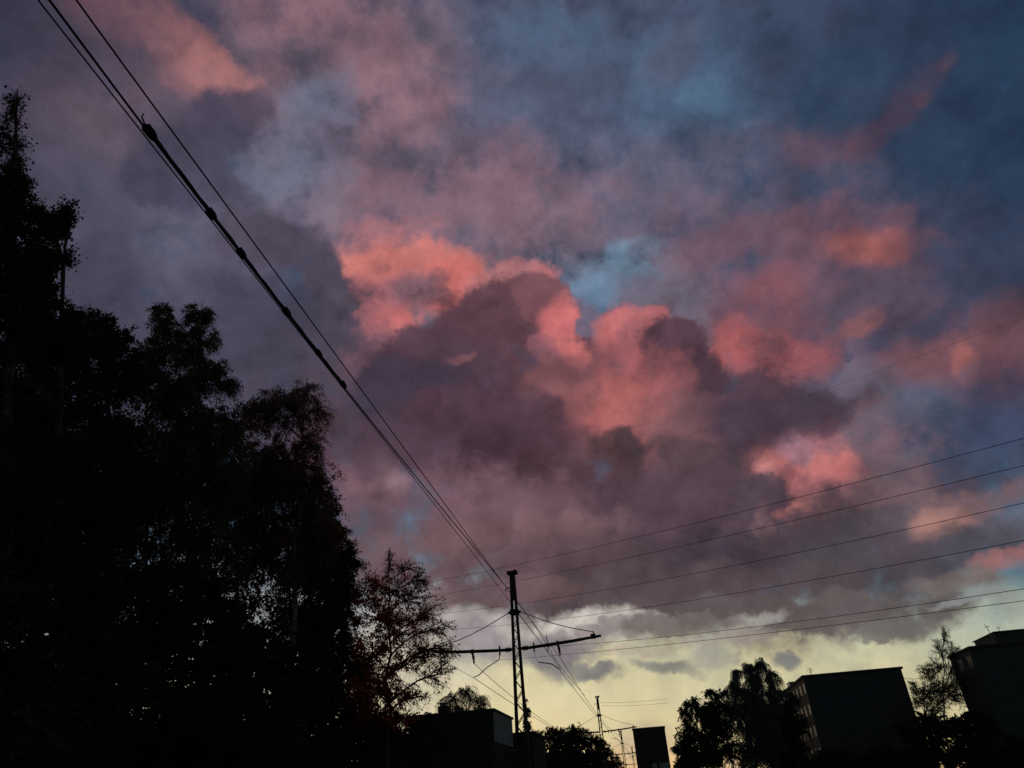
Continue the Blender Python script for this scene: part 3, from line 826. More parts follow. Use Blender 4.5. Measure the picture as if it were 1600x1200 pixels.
span('feeder_wire', (MAST_X + 0.12, MAST_Y0, 7.87), (RX + 0.02, MAST_Y0 + 9.5, 5.84), 0.05, 0.009, 'slack feeder wire dropping from the collar of the near mast to the contact wire', 'tram wires beyond the near mast')
span('contact_wire', (LX, -15.4, ZC + 0.1), (LX, MAST_Y0, ZC), 0.15, 0.007, 'contact wire of the left-hand track running past the dark trees', 'wires of the left tram track')
# droppers tying the wires together close to the masts
for i, (dy, lab) in enumerate(((-3.2, 'short dropper tying cable to contact wire just left of the near mast'), (30.5, 'short dropper linking the two right-hand wires just before the second mast'))):
    y = MAST_Y0 + dy
    z0 = np.polyval(coB, y) + 0.30 if i == 0 else ZM - 0.38
    z1 = ZC + 0.03 if i else np.polyval(co, y) - 0.75
    z1 = ZC - 0.06 if i else ZC + 0.12
    tag(MB().tube([(RX, y, z0), (RX + 0.02, y, (z0 + z1) / 2), (RX, y, z1)], 0.016, 6).build('dropper', M['wire']), lab, 'dropper')

# overhead power lines crossing the street far behind the near mast
PW0, PW1 = (21.5, 39.5), (-27.8, 90.8)
POWER = [
    ([(1600, 682), (1450, 727), (1300, 765), (1150, 802), (1000, 836), (820, 880), (660, 911)], 'topmost of the four evenly spaced power lines sweeping up to the right'),
    ([(1600, 728), (1450, 764), (1300, 797), (1150, 835), (1000, 868), (820, 905), (680, 931)], 'second from the top of the power lines sweeping up to the right'),
    ([(1600, 783), (1450, 821), (1300, 854), (1150, 884), (1000, 911), (830, 940), (700, 958)], 'third from the top of the power lines sweeping up to the right'),
    ([(1600, 842), (1450, 874), (1300, 902), (1150, 928), (1000, 950), (840, 970), (710, 984)], 'fourth power line from the top, skirting the lower edge of the dark cloud'),
    ([(1600, 919), (1450, 943), (1300, 965), (1150, 983), (1000, 998), (870, 1010)], 'upper of the two close-set lowest power lines'),
    ([(1600, 937), (1450, 959), (1300, 979), (1150, 995), (1000, 1010), (840, 1027)], 'lowest power line, just under its close-set twin'),
    ([(1600, 496), (1450, 552), (1300, 606), (1130, 662), (960, 716), (800, 762)], 'faint lone wire high on the right, rising across the pink cloud'),
]
dirw = (Vector((PW1[0] - PW0[0], PW1[1] - PW0[1], 0))).normalized()
for i, (pix, lab) in enumerate(POWER):
    p0, p1 = PW0, PW1
    P = [at_wall(px, py, p0, p1) for px, py in pix]
    s = np.array([(p - Vector((p0[0], p0[1], 0))).dot(dirw) for p in P]); z = np.array([p.z for p in P])
    c2 = np.polyfit(s, z, 2)
    path = [Vector((p0[0], p0[1], 0)) + dirw * t + Vector((0, 0, float(np.polyval(c2, t)))) for t in np.linspace(s.min() - 12, s.max() + 8, 50)]
    wire('power_line', path, 0.006 if i == 6 else 0.017, lab, 'wire', 'power lines across the street')
# two thin wires far off beside the second mast and one between the flats
for (a, b, D_, lab) in (((938, 1098), (1042, 1092), 190, 'hair-thin wire above the dark tower block, upper one'),
                        ((940, 1103), (1046, 1098), 190, 'hair-thin wire above the dark tower block, lower one'),
                        ((1408, 1058), (1446, 1058), 118, 'short thin wire leading from the big flat-roofed block to the bare trees')):
    A_, B_ = at_dist(*a, D_), at_dist(*b, D_)
    wire('overhead_wire', [A_.lerp(B_, t / 10) - Vector((0, 0, 0.25 * math.sin(math.pi * t / 10))) for t in range(11)], 0.03, lab, 'wire')

# ================================================================== trees
def tubes(paths, r0, r1, sides=4):
    """paths (n, k, 3) -> tapered tubes; r0, r1 per path"""
    paths = np.asarray(paths, float); n, k, _ = paths.shape
    r0 = np.broadcast_to(np.asarray(r0, float), (n,)); r1 = np.broadcast_to(np.asarray(r1, float), (n,))
    tan = np.gradient(paths, axis=1); tan /= np.linalg.norm(tan, axis=2, keepdims=True) + 1e-9
    ref = np.where(np.abs(tan[..., 2:3]) > 0.9, np.array([1.0, 0, 0]), np.array([0, 0, 1.0]))
    a = np.cross(tan, ref); a /= np.linalg.norm(a, axis=2, keepdims=True) + 1e-9
    b = np.cross(tan, a)
    t = np.linspace(0, 1, k)[None, :]
    rad = (r0[:, None] * (1 - t) + r1[:, None] * t)[..., None]
    th = np.arange(sides) * 2 * np.pi / sides
    ring = paths[:, :, None, :] + rad[..., None] * (a[:, :, None, :] * np.cos(th)[None, None, :, None] + b[:, :, None, :] * np.sin(th)[None, None, :, None])
    v = ring.reshape(-1, 3)
    idx = np.arange(n * k * sides).reshape(n, k, sides)
    q = np.stack([idx[:, :-1, :], np.roll(idx[:, :-1, :], -1, 2), np.roll(idx[:, 1:, :], -1, 2), idx[:, 1:, :]], -1).reshape(-1, 4)
    return v, q
def join(parts):
    vs, qs, o = [], [], 0
    for v, q in parts:
        vs.append(v); qs.append(q + o); o += len(v)
    return np.concatenate(vs), np.concatenate(qs)
def unit(n):
    v = rng.normal(size=(n, 3)); return v / np.linalg.norm(v, axis=1, keepdims=True)
def curve(a, b, k, bend, droop=0.0):
    """n curved paths from a to b with random bow and sagging end"""
    t = np.linspace(0, 1, k)[None, :, None]
    L_ = np.linalg.norm(b - a, axis=1)[:, None, None]
    off = unit(len(a))[:, None, :] * L_ * bend
    p = a[:, None, :] * (1 - t) + b[:, None, :] * t + off * (4 * t * (1 - t)) * 0.5
    p[:, :, 2] += (t[..., 0] * (1 - t[..., 0])) * L_[..., 0] * 0.35
    p[:, :, 2] -= droop * L_[..., 0] * t[..., 0] ** 3
    return p

def make_tree(name, label, cat, D, lobes, trunk_px, leaf='dark', bark='bark', leaf_len=0.07, cover=2.2, droop=0.15,
              trunk_r=0.16, twigs=1.0, group=None, seed=1, spread=0.05, min_r=0.006):
    """lobes: (x, y, rx, ry[, density]) of the view at horizontal distance D: masses of the crown"""
    global rng
    rng = np.random.default_rng(seed)
    d = sight(trunk_px, 1230); h = math.hypot(d.x, d.y)
    base = np.array((d.x / h * D, d.y / h * D, -0.1))
    L_ = []
    for lb in lobes:
        x, y, rx, ry = lb[:4]; dens = lb[4] if len(lb) > 4 else 1.0
        c = at_dist(x, y, D)
        ex = (at_dist(x + 1, y, D) - at_dist(x - 1, y, D)).length / 2; ey = (at_dist(x, y + 1, D) - at_dist(x, y - 1, D)).length / 2
        rx, ry = rx * ex * 1.12, ry * ey * 1.10
        dep = float(rng.uniform(-0.35, 0.35)) * rx
        c = np.array(c) + np.array((d.x / h, d.y / h, 0)) * dep
        c[2] = max(c[2], ry * 0.6)
        L_.append((c, rx, ry, dens))
    top = max(L_, key=lambda l: l[0][2])
    parts = []
    # trunk: leans towards the tip of the highest mass
    k = 12; t = np.linspace(0, 1, k)[:, None]
    tip = top[0] + np.array((0, 0, top[2] * 0.75))
    mid = base * 0.5 + tip * 0.5; mid[:2] = base[:2] * 0.65 + tip[:2] * 0.35
    tr = base * (1 - t) ** 2 + 2 * mid * t * (1 - t) + tip * t ** 2
    tr[1:-1, :2] += rng.normal(scale=0.06, size=(k - 2, 2))
    parts.append(tubes(tr[None], trunk_r, 0.012, 8))
    zt = tr[:, 2]
    def on_trunk(z):
        z = np.clip(z, zt[0], zt[-1]); return np.array([np.interp(z, zt, tr[:, i]) for i in range(3)])
    LP, LN = [], []
    ax_r = np.array((d.y / h, -d.x / h, 0)); ax_d = np.array((d.x / h, d.y / h, 0)); ax_z = np.array((0, 0, 1.0))
    for (c, rx, ry, dens) in L_:
        # limb into the mass
        za = max(1.2, min(c[2] - 0.35 * ry - 0.35 * np.linalg.norm(c[:2] - base[:2]), zt[-1] * 0.96))
        a = on_trunk(za)
        lr = trunk_r * 0.42 * (1 - 0.7 * za / max(zt[-1], 0.1)) + 0.012
        limb = curve(a[None], c[None], 7, 0.12); parts.append(tubes(limb, lr, 0.012, 5))
        # branches through the mass
        nb = int(np.clip(14 + 14 * (rx * ry) * twigs, 10, 60))
        u = unit(nb); rad = (rng.uniform(0.5, 1.06, nb) + np.where(rng.random(nb) < 0.14, rng.uniform(0.1, 0.3, nb), 0.0))[:, None]
        e = c + (u[:, :1] * ax_r * rx + u[:, 1:2] * ax_d * rx * 0.9 + u[:, 2:] * ax_z * ry) * rad
        st_t = rng.uniform(0.45, 1.0, nb); st = np.stack([np.interp(st_t, np.linspace(0, 1, 7), limb[0][:, i]) for i in range(3)], 1)
        br = curve(st, e, 6, 0.18, droop * 0.6)
        parts.append(tubes(br, np.full(nb, max(0.018, min_r * 1.6)), np.full(nb, min_r * 0.8), 3))
        # twigs
        nt_ = int(nb * 12 * max(1.0, twigs))
        bi = rng.integers(0, nb, nt_); tt = rng.uniform(0.25, 1.0, nt_) * 5
        i0 = np.minimum(tt.astype(int), 4); fr = (tt - i0)[:, None]
        s0 = br[bi, i0] * (1 - fr) + br[bi, i0 + 1] * fr
        ln = rng.uniform(0.25, 0.75, nt_)[:, None] * (0.35 + 0.35 * min(rx, ry))
        dv = unit(nt_) * 0.8 + (e[bi] - st[bi]) / (np.linalg.norm(e[bi] - st[bi], axis=1, keepdims=True) + 1e-6) * 0.7
        dv /= np.linalg.norm(dv, axis=1, keepdims=True); dv[:, 2] -= droop * 1.6
        tw = curve(s0, s0 + dv * ln, 4, 0.15, droop)
        parts.append(tubes(tw, min_r * 0.8, min_r * 0.5, 3))
        # leaves along the twigs, in bunches
        area = math.pi * rx * ry
        n = int(area * cover * (2.3 if dens >= 0.65 else 1.5) * dens / (0.42 * leaf_len * leaf_len))
        wgt = rng.gamma(1.3, 1.0, nt_); wgt /= wgt.sum()
        wi = rng.choice(nt_, n, p=wgt); lt = rng.uniform(0.15, 1.0, n) * 3
        j0 = np.minimum(lt.astype(int), 2); fr = (lt - j0)[:, None]
        LP.append(tw[wi, j0] * (1 - fr) + tw[wi, j0 + 1] * fr + rng.normal(scale=spread, size=(n, 3)))
    LP = np.concatenate(LP); n = len(LP)
    LP = LP[LP[:, 2] > 0.02]; n = len(LP)
    u = unit(n); u[:, 2] -= 0.5 + droop; u /= np.linalg.norm(u, axis=1, keepdims=True)
    w = np.cross(u, unit(n)); w /= np.linalg.norm(w, axis=1, keepdims=True) + 1e-9
    s = (leaf_len * rng.uniform(0.6, 1.25, n))[:, None]
    fold = np.cross(u, w) * s * 0.12
    quad = np.stack([LP - u * s * 0.5, LP + w * s * 0.36 + fold, LP + u * s * 0.5, LP - w * s * 0.36 + fold], 1).reshape(-1, 3)
    root = empty(name, tuple(base)); tag(root, label, cat, group)
    v, q = join(parts)
    me = raw_mesh('trunk', v - base, q, True); me.materials.append(M[bark]); link('trunk', me, root)
    me = raw_mesh('crown', quad - base, np.arange(n * 4).reshape(-1, 4)); me.materials.append(LEAF[leaf])
    cr = link('crown', me, root); cr['kind'] = 'stuff'
    return root

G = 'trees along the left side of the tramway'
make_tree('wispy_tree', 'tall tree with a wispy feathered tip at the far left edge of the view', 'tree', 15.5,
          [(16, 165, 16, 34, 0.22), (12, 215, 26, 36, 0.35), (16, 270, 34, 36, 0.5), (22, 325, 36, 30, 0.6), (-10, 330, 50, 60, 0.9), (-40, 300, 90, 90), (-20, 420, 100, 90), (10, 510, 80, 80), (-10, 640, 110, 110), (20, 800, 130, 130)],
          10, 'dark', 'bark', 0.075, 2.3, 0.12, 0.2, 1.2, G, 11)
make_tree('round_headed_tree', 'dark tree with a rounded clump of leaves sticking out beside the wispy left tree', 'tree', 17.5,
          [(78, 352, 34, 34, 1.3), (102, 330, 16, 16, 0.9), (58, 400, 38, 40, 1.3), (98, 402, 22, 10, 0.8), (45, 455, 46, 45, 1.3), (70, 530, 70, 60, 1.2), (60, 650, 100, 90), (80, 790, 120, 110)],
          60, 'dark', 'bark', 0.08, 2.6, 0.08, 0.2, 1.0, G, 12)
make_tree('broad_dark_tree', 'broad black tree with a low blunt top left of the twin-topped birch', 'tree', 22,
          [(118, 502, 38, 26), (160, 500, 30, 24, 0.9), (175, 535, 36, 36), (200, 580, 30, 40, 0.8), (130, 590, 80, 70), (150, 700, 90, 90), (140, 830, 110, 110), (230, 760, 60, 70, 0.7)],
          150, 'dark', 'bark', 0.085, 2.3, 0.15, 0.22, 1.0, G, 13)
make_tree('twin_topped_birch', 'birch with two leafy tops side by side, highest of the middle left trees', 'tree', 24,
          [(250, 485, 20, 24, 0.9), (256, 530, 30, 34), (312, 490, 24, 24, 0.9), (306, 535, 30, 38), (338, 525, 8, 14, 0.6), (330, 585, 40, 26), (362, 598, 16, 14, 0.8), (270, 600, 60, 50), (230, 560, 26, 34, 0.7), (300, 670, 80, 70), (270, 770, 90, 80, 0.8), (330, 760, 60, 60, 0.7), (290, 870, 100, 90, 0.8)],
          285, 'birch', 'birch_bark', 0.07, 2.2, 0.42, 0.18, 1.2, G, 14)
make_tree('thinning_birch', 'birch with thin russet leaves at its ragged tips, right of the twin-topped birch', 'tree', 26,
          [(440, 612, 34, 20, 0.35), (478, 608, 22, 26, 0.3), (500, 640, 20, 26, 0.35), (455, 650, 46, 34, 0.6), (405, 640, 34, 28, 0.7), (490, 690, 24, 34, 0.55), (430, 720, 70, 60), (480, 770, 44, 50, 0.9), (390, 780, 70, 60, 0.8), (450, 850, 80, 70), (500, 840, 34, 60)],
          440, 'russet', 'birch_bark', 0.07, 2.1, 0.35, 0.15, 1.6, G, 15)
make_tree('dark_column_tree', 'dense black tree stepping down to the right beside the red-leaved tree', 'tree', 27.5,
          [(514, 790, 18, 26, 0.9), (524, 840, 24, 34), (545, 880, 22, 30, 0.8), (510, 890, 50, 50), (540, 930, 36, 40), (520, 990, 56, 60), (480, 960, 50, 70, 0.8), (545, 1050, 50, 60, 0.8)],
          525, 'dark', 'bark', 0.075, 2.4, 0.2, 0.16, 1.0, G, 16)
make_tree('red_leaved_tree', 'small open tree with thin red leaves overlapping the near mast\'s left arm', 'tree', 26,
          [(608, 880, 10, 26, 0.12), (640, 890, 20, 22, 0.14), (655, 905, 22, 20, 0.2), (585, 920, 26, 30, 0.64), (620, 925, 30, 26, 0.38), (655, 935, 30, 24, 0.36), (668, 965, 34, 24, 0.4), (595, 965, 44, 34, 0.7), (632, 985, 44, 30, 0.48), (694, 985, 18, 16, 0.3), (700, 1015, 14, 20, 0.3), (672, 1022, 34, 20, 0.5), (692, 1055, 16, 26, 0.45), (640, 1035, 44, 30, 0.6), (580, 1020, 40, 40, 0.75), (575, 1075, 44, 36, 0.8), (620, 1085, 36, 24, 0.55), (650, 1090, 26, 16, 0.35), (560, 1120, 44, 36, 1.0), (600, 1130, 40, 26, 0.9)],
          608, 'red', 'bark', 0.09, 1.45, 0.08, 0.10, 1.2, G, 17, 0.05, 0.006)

G = 'thicket behind the left trees'
for i, (D_, x, lob, lab) in enumerate((
        (33, 60, [(60, 560, 70, 60), (20, 660, 90, 90), (110, 680, 80, 80), (60, 800, 110, 100), (60, 930, 120, 100)], 'dense black tree showing behind the round-headed clump'),
        (34, 225, [(215, 590, 60, 60), (190, 680, 80, 70), (250, 720, 80, 70), (220, 820, 110, 90), (220, 940, 110, 90)], 'dense black tree filling the gap left of the twin-topped birch'),
        (35, 370, [(370, 660, 46, 40), (350, 720, 60, 60), (395, 770, 60, 60), (370, 860, 90, 80), (370, 960, 100, 90)], 'dense black tree filling the gap between the two birches'),
        (36, 480, [(485, 800, 36, 40), (470, 860, 50, 50), (505, 910, 50, 50), (480, 980, 70, 70), (490, 1060, 80, 70)], 'dense black tree behind the stepped dark tree'))):
    make_tree('thicket_tree', lab, 'tree', D_, lob, x, 'dark', 'bark', 0.12, 1.0, 0.15, 0.16, 0.8, G, 90 + i)

# understorey along the edge of the reserve
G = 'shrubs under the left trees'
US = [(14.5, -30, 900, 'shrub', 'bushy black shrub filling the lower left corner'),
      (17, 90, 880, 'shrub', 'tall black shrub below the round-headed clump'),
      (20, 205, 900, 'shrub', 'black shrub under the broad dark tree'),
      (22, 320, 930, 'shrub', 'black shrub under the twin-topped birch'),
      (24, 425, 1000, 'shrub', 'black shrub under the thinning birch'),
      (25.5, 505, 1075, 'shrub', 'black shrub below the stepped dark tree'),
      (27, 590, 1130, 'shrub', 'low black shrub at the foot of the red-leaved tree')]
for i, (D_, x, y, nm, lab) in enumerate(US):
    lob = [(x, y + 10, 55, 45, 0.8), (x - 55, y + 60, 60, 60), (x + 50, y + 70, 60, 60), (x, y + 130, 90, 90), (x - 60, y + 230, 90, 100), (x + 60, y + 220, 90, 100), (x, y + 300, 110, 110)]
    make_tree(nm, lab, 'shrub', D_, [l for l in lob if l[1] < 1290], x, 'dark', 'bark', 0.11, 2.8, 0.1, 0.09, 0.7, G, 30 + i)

# trees farther along the left, beyond the low house
make_tree('weeping_tree', 'thin weeping tree rising behind the low flat-roofed house', 'tree', 62,
          [(698, 1088, 18, 16, 0.4), (728, 1080, 24, 18, 0.5), (752, 1092, 18, 14, 0.55), (715, 1105, 26, 14, 0.6), (745, 1110, 26, 12, 0.6)],
          728, 'olive', 'bark', 0.14, 0.7, 0.7, 0.14, 1.4, None, 41, 0.06, 0.009)
make_tree('slim_poplar', 'slim upright poplar standing just right of the near mast\'s foot', 'tree', 80,
          [(820, 1100, 3, 9, 1), (823, 1114, 5, 12, 1.3), (824, 1132, 6, 12, 1.3), (825, 1150, 8, 14, 1.3), (826, 1168, 9, 12, 1.3)],
          826, 'dark', 'bark', 0.2, 2.2, 0.0, 0.12, 1.0, None, 42, 0.05, 0.014)
G = 'bushes along the tramway beyond the near mast'
BU = [(78, 842, 1150, 22, 18, 0.45, 'olive', 'thin low bush just right of the slim poplar'),
      (98, 868, 1142, 20, 15, 0.8, 'dark', 'ragged bush with a pale top left of the roundest bush'),
      (105, 895, 1142, 30, 20, 1.1, 'dark', 'roundest black bush below the second tram mast'),
      (125, 928, 1158, 24, 18, 1.1, 'dark', 'black bush at the foot of the second tram mast'),
      (150, 948, 1172, 14, 14, 0.8, 'russet', 'reddish bush right of the second tram mast'),
      (185, 964, 1184, 10, 12, 0.6, 'russet', 'small faint bush below the third tram mast')]
for i, (D_, x, y, rx, ry, dn, lf, lab) in enumerate(BU):
    make_tree('roadside_bush', lab, 'bush', D_, [(x, y + 2, rx * 0.55, ry * 0.6, dn), (x - rx * 0.5, y + 8, rx * 0.5, ry * 0.7, dn), (x + rx * 0.5, y + 9, rx * 0.5, ry * 0.7, dn), (x, y + 24, rx, ry, dn), (x - rx * 0.3, y + 48, rx, ry * 1.2, dn + 0.3), (x + rx * 0.2, y + 66, rx, ry, dn + 0.3)],
              x, lf, 'bark', 0.24, 2.2, 0.05, 0.1, 0.8, G, 50 + i, 0.08, 0.016)

G = 'hedge in front of the low house and the tramway bushes'
for i, (D_, x, y, lab) in enumerate(((38, 655, 1112, 'ragged hedge bush just left of the house chimney'), (40, 610, 1150, 'dark hedge bush below the red-leaved tree'),
                                     (66, 850, 1168, 'low dark bush under the thin bush beside the slim poplar'), (72, 905, 1170, 'low dark bush below the roundest bush'), (90, 948, 1186, 'low dark bush under the reddish bush'))):
    make_tree('hedge_bush', lab, 'bush', D_, [(x - 10, y + 12, 16, 8, 0.9), (x + 12, y + 12, 16, 8, 0.9), (x, y + 26, 34, 16), (x - 20, y + 50, 34, 20), (x + 20, y + 50, 34, 20), (x, y + 76, 44, 22)],
              x, 'dark', 'bark', 0.15, 2.3, 0.05, 0.08, 0.8, G, 110 + i, 0.08, 0.01)

# right-hand side
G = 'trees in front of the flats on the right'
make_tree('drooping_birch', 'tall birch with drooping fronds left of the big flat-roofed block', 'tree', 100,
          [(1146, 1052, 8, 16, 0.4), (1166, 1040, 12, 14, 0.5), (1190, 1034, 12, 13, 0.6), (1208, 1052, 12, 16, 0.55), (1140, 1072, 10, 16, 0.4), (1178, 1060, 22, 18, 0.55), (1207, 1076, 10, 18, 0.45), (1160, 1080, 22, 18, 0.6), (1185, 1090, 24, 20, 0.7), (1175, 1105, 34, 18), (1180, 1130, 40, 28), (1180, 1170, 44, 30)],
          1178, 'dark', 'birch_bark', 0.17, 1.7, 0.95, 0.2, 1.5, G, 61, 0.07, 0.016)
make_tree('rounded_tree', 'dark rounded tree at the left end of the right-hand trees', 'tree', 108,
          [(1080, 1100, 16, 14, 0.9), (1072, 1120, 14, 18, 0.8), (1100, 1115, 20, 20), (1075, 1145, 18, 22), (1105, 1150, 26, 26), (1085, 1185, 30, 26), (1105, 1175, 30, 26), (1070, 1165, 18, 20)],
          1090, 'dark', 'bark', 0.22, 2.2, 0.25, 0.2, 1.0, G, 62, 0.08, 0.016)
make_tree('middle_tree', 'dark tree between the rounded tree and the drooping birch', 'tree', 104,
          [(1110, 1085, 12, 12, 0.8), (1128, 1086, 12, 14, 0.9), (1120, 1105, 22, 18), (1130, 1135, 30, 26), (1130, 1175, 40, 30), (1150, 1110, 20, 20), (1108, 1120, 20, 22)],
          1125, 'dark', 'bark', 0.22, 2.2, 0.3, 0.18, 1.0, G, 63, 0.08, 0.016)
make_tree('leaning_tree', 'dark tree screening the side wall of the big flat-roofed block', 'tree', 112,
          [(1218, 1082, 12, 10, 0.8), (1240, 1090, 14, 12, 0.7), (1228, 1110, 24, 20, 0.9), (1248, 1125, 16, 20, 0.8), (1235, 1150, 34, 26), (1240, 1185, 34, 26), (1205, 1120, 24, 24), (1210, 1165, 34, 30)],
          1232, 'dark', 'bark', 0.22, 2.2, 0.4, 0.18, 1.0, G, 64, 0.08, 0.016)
make_tree('roadside_bush', 'low black bush to the right of the dark tower block', 'bush', 118,
          [(1058, 1172, 10, 9, 0.9), (1070, 1180, 14, 12), (1062, 1198, 16, 14)], 1064, 'dark', 'bark', 0.24, 2.2, 0.1, 0.1, 0.8, None, 65, 0.08, 0.016)
make_tree('bare_tree', 'tall almost leafless tree in front of the rightmost block', 'tree', 84,
          [(1478, 992, 8, 14, 0.08), (1470, 1015, 14, 18, 0.12), (1490, 1020, 14, 18, 0.12), (1462, 1042, 18, 18, 0.2), (1486, 1050, 20, 18, 0.2), (1470, 1075, 26, 18, 0.3)],
          1486, 'olive', 'bark', 0.13, 0.6, 0.0, 0.12, 1.5, G, 66, 0.06, 0.011)
make_tree('sparse_tree', 'low sparse yellowish tree filling the gap between the two right-hand blocks', 'tree', 88,
          [(1450, 1050, 16, 16, 0.25), (1432, 1078, 14, 16, 0.35), (1455, 1078, 22, 20, 0.35), (1438, 1098, 18, 14, 0.5), (1465, 1100, 26, 16, 0.5), (1500, 1085, 26, 24, 0.35), (1512, 1060, 18, 20, 0.25)],
          1450, 'olive', 'bark', 0.15, 1.3, 0.1, 0.11, 1.5, G, 67, 0.06, 0.011)
G = 'bushes below the right-hand blocks'
for i, (D_, x, y, lab) in enumerate(((80, 1300, 1170, 'black bush below the big flat-roofed block'), (82, 1380, 1165, 'black bush under the right corner of the big flat-roofed block'),
                                     (86, 1450, 1112, 'black bushes under the sparse yellowish tree'), (84, 1520, 1112, 'black bush at the foot of the bare tree, before the rightmost block'), (80, 1590, 1150, 'black bush at the lower right edge'))):
    make_tree('garden_bush', lab, 'bush', D_, [(x, y + 12, 30, 14), (x - 26, y + 26, 26, 16), (x + 26, y + 26, 26, 16), (x, y + 46, 44, 24), (x - 14, y + 74, 44, 22), (x + 18, y + 74, 44, 22)],
              x, 'dark', 'bark', 0.24, 3.6, 0.1, 0.1, 0.7, G, 70 + i, 0.08, 0.016)

# ================================================================== buildings
def block(name, label, x0, x1, y0, y1, H, wall, cols, depth_mods, storeys=5, windows_on='x0'):
    """panel-built flats: blank gable towards the street (y0), windowed long side (x0)"""
    root = empty(name, (x0, y0, 0)); tag(root, label, 'building', 'blocks of flats')
    W, L_ = x1 - x0, y1 - y0
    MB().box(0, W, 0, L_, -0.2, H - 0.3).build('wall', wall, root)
    st = (H - 0.9) / storeys
    pw = W / cols
    pm = MB().box(0.012, pw - 0.012, -0.055, -0.002, 0.012, st - 0.012).mesh('panel', wall)
    for r in range(storeys):
        for c in range(cols): link('wall_panel', pm, root, (c * pw, 0, 0.5 + r * st))
    # long side: panels with a window in each
    bay = 3.2
    wm, gm = MB(), MB()
    y_a, y_b, z_a, z_b = 0.85, 2.35, 0.95, 2.35
    wm.box(-0.055, -0.002, 0.012, y_a, 0.012, st - 0.012).box(-0.055, -0.002, y_b, bay - 0.012, 0.012, st - 0.012)
    wm.box(-0.055, -0.002, y_a + 0.001, y_b - 0.001, 0.012, z_a).box(-0.055, -0.002, y_a + 0.001, y_b - 0.001, z_b, st - 0.012)
    pmesh = wm.mesh('panel', wall)
    fr = MB().box(-0.045, -0.004, y_a + 0.003, y_a + 0.06, z_a + 0.003, z_b - 0.003).box(-0.045, -0.004, y_b - 0.06, y_b - 0.003, z_a + 0.003, z_b - 0.003)
    fr.box(-0.045, -0.004, y_a + 0.061, y_b - 0.061, z_a + 0.003, z_a + 0.06).box(-0.045, -0.004, y_a + 0.061, y_b - 0.061, z_b - 0.06, z_b - 0.003).box(-0.044, -0.004, 1.57, 1.63, z_a + 0.061, z_b - 0.061)
    fmesh = fr.mesh('window', M['frame'])
    gmesh = MB().box(-0.022, -0.012, y_a + 0.05, y_b - 0.05, z_a + 0.05, z_b - 0.05).mesh('pane', M['glass'])
    for r in range(storeys):
        for c in range(depth_mods):
            p = (0, c * bay, 0.5 + r * st)
            link('wall_panel', pmesh, root, p)
            w_ = link('window', fmesh, root, p); link('pane', gmesh, w_)
    rf = MB().box(-0.25, W + 0.25, -0.25, L_ + 0.25, H - 0.299, H - 0.08)
    rf.box(-0.25, W + 0.25, -0.25, -0.05, H - 0.079, H + 0.0).box(-0.25, -0.05, -0.049, L_, H - 0.079, H + 0.0).box(W + 0.05, W + 0.25, -0.049, L_, H - 0.079, H + 0.0)
    rf.build('roof', M['roof'], root)
    return root

c1 = at_dist(1255, 1055, 122); c2 = at_dist(1405, 1043, 126)
H1 = 0.5 * (c1.z + c2.z)
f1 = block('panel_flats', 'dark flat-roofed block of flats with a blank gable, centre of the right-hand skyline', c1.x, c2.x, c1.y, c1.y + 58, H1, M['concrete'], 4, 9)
MB().tube([(2.0, 4, H1 - 0.1), (2.0, 4, H1 + 1.5)], 0.05, 6).tube([(1.5, 4, H1 + 1.1), (2.5, 4, H1 + 1.25)], 0.03, 5).tube([(1.7, 4, H1 + 0.8), (2.4, 4, H1 + 0.9)], 0.03, 5).build('antenna', M['metal'], f1)
MB().box(0.2, 2.4, 14, 16.5, H1 - 0.079, H1 + 0.7).box(0.1, 2.5, 13.9, 16.6, H1 + 0.701, H1 + 0.8).build('roof_vent', M['metal'], f1)

c3 = at_dist(1515, 1010, 113.5)
L2 = max(7.0, at_x(1481, 1022, c3.x).y - c3.y)
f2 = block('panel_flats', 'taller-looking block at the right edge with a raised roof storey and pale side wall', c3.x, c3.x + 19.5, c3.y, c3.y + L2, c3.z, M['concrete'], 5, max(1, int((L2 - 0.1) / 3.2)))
p0 = at_y(1553, 987, c3.y + 0.4)
MB().box(p0.x - c3.x, 19.2, 0.4, L2 - 0.5, c3.z - 0.07, p0.z - 0.12).build('roof_storey', M['concrete'], f2)
MB().box(p0.x - c3.x - 0.15, 19.3, 0.2, L2 - 0.3, p0.z - 0.119, p0.z).build('roof_storey_cap', M['roof'], f2)
ax = p0.x - c3.x - 0.05
MB().tube([(ax, 1.2, c3.z), (ax - 0.25, 1.2, p0.z + 0.9)], 0.04, 6).tube([(ax - 0.6, 1.2, p0.z + 0.75), (ax + 0.15, 1.2, p0.z + 0.85)], 0.03, 5).tube([(ax - 0.25, 1.2, p0.z + 0.9), (ax - 0.45, 1.2, p0.z + 1.15)], 0.03, 5).build('antenna', M['metal'], f2)
MB().tube([(ax + 1.1, 1.2, p0.z - 0.05), (ax + 1.1, 1.2, p0.z + 0.7)], 0.04, 6).tube([(ax + 0.8, 1.2, p0.z + 0.5), (ax + 1.4, 1.2, p0.z + 0.6)], 0.03, 5).build('antenna', M['metal'], f2)

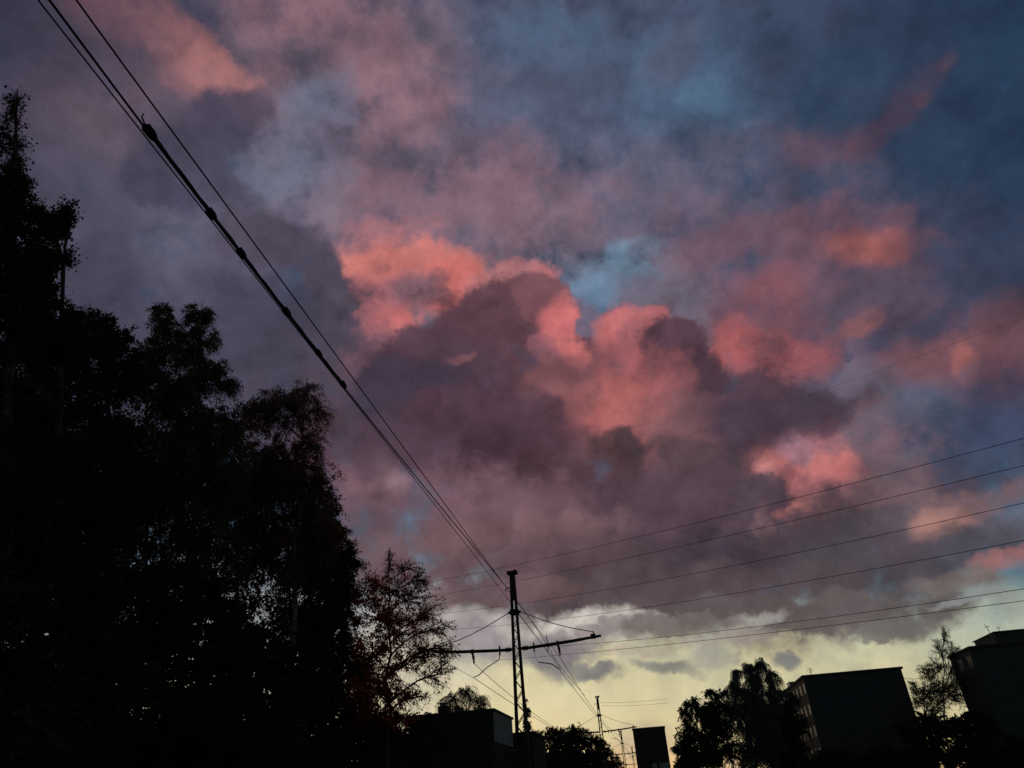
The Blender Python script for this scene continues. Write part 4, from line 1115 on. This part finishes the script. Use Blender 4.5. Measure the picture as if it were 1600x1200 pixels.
# tower block at the end of the street
TD = 250
a, b = at_y(988, 1138, TD), at_y(1038, 1134.5, TD)
HT = 0.5 * (a.z + b.z); TW = b.x - a.x
tw = empty('tower_block', (a.x, TD, 0)); tag(tw, 'dark box-shaped tower block closing the street with pale bays low down', 'building')
zb = at_y(1020, 1193, TD).z
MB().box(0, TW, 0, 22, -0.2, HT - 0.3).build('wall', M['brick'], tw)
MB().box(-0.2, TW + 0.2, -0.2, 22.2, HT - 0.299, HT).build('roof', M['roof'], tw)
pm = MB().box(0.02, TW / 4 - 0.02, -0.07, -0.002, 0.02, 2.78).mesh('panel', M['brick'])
nrow = int((HT - 0.5 - zb) / 2.8)
for r in range(nrow):
    for c in range(4): link('wall_panel', pm, tw, (c * TW / 4, 0, zb + 0.3 + r * 2.8))
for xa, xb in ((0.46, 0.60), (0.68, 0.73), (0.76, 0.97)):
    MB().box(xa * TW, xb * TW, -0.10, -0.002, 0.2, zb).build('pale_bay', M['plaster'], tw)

# low flat-roofed house left of the mast
HD = 45.0
k = at_dist(770, 1107, HD)
far = at_x(787, 1114, k.x)
near_l = at_y(640, 1114, k.y)
HH = k.z
hs = empty('low_house', (k.x, k.y, 0)); tag(hs, 'low flat-roofed house with a chimney and a pale side wall, left of the near mast', 'building')
HW, HL = k.x - near_l.x, max(6.0, far.y - k.y)
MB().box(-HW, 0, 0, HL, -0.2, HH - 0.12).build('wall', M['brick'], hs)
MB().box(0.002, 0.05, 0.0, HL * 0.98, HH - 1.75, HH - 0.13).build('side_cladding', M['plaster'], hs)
MB().box(-HW - 0.1, 0.12, -0.12, HL + 0.1, HH - 0.119, HH).build('roof', M['roof'], hs)
MB().box(0.1, 0.62, HL * 0.6, HL * 0.6 + 1.2, HH - 2.1, HH - 2.0).build('canopy', M['metal'], hs)
cxx = at_y(693, 1108, k.y + 0.5)
cw = 0.30
ch = MB().box(cxx.x - k.x - cw, cxx.x - k.x + cw, 0.3, 0.9, HH + 0.001, cxx.z + 0.15).build('chimney', M['brick'], hs)
MB().box(cxx.x - k.x - 0.18, cxx.x - k.x + 0.18, 0.42, 0.78, cxx.z + 0.151, cxx.z + 0.3).box(cxx.x - k.x - 0.26, cxx.x - k.x + 0.26, 0.35, 0.85, cxx.z + 0.301, cxx.z + 0.35).build('chimney_cap', M['metal'], ch)
for i in range(4):
    x = -HW + 1.2 + i * (HW - 2.0) / 4
    w_ = MB().box(x, x + 1.1, -0.03, -0.002, 1.0, 2.3).build('window', M['frame'], hs)
    MB().box(x + 0.06, x + 1.04, -0.036, -0.031, 1.06, 2.24).build('pane', M['glass'], w_)
# lower annexe between the house and the mast's foot
q0 = at_dist(791, 1146, 52); q1 = at_dist(832, 1146, 52)
sh = empty('low_shed', (q0.x, q0.y, 0)); tag(sh, 'low flat shed roof between the house and the foot of the near mast', 'shed')
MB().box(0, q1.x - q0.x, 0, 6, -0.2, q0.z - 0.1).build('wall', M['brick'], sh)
MB().box(-0.15, q1.x - q0.x + 0.15, -0.15, 6.15, q0.z - 0.099, q0.z).build('roof', M['roof'], sh)
d_ = MB().box(0.4, 1.3, -0.03, -0.002, 0, 2.0).build('door', M['metal'], sh)
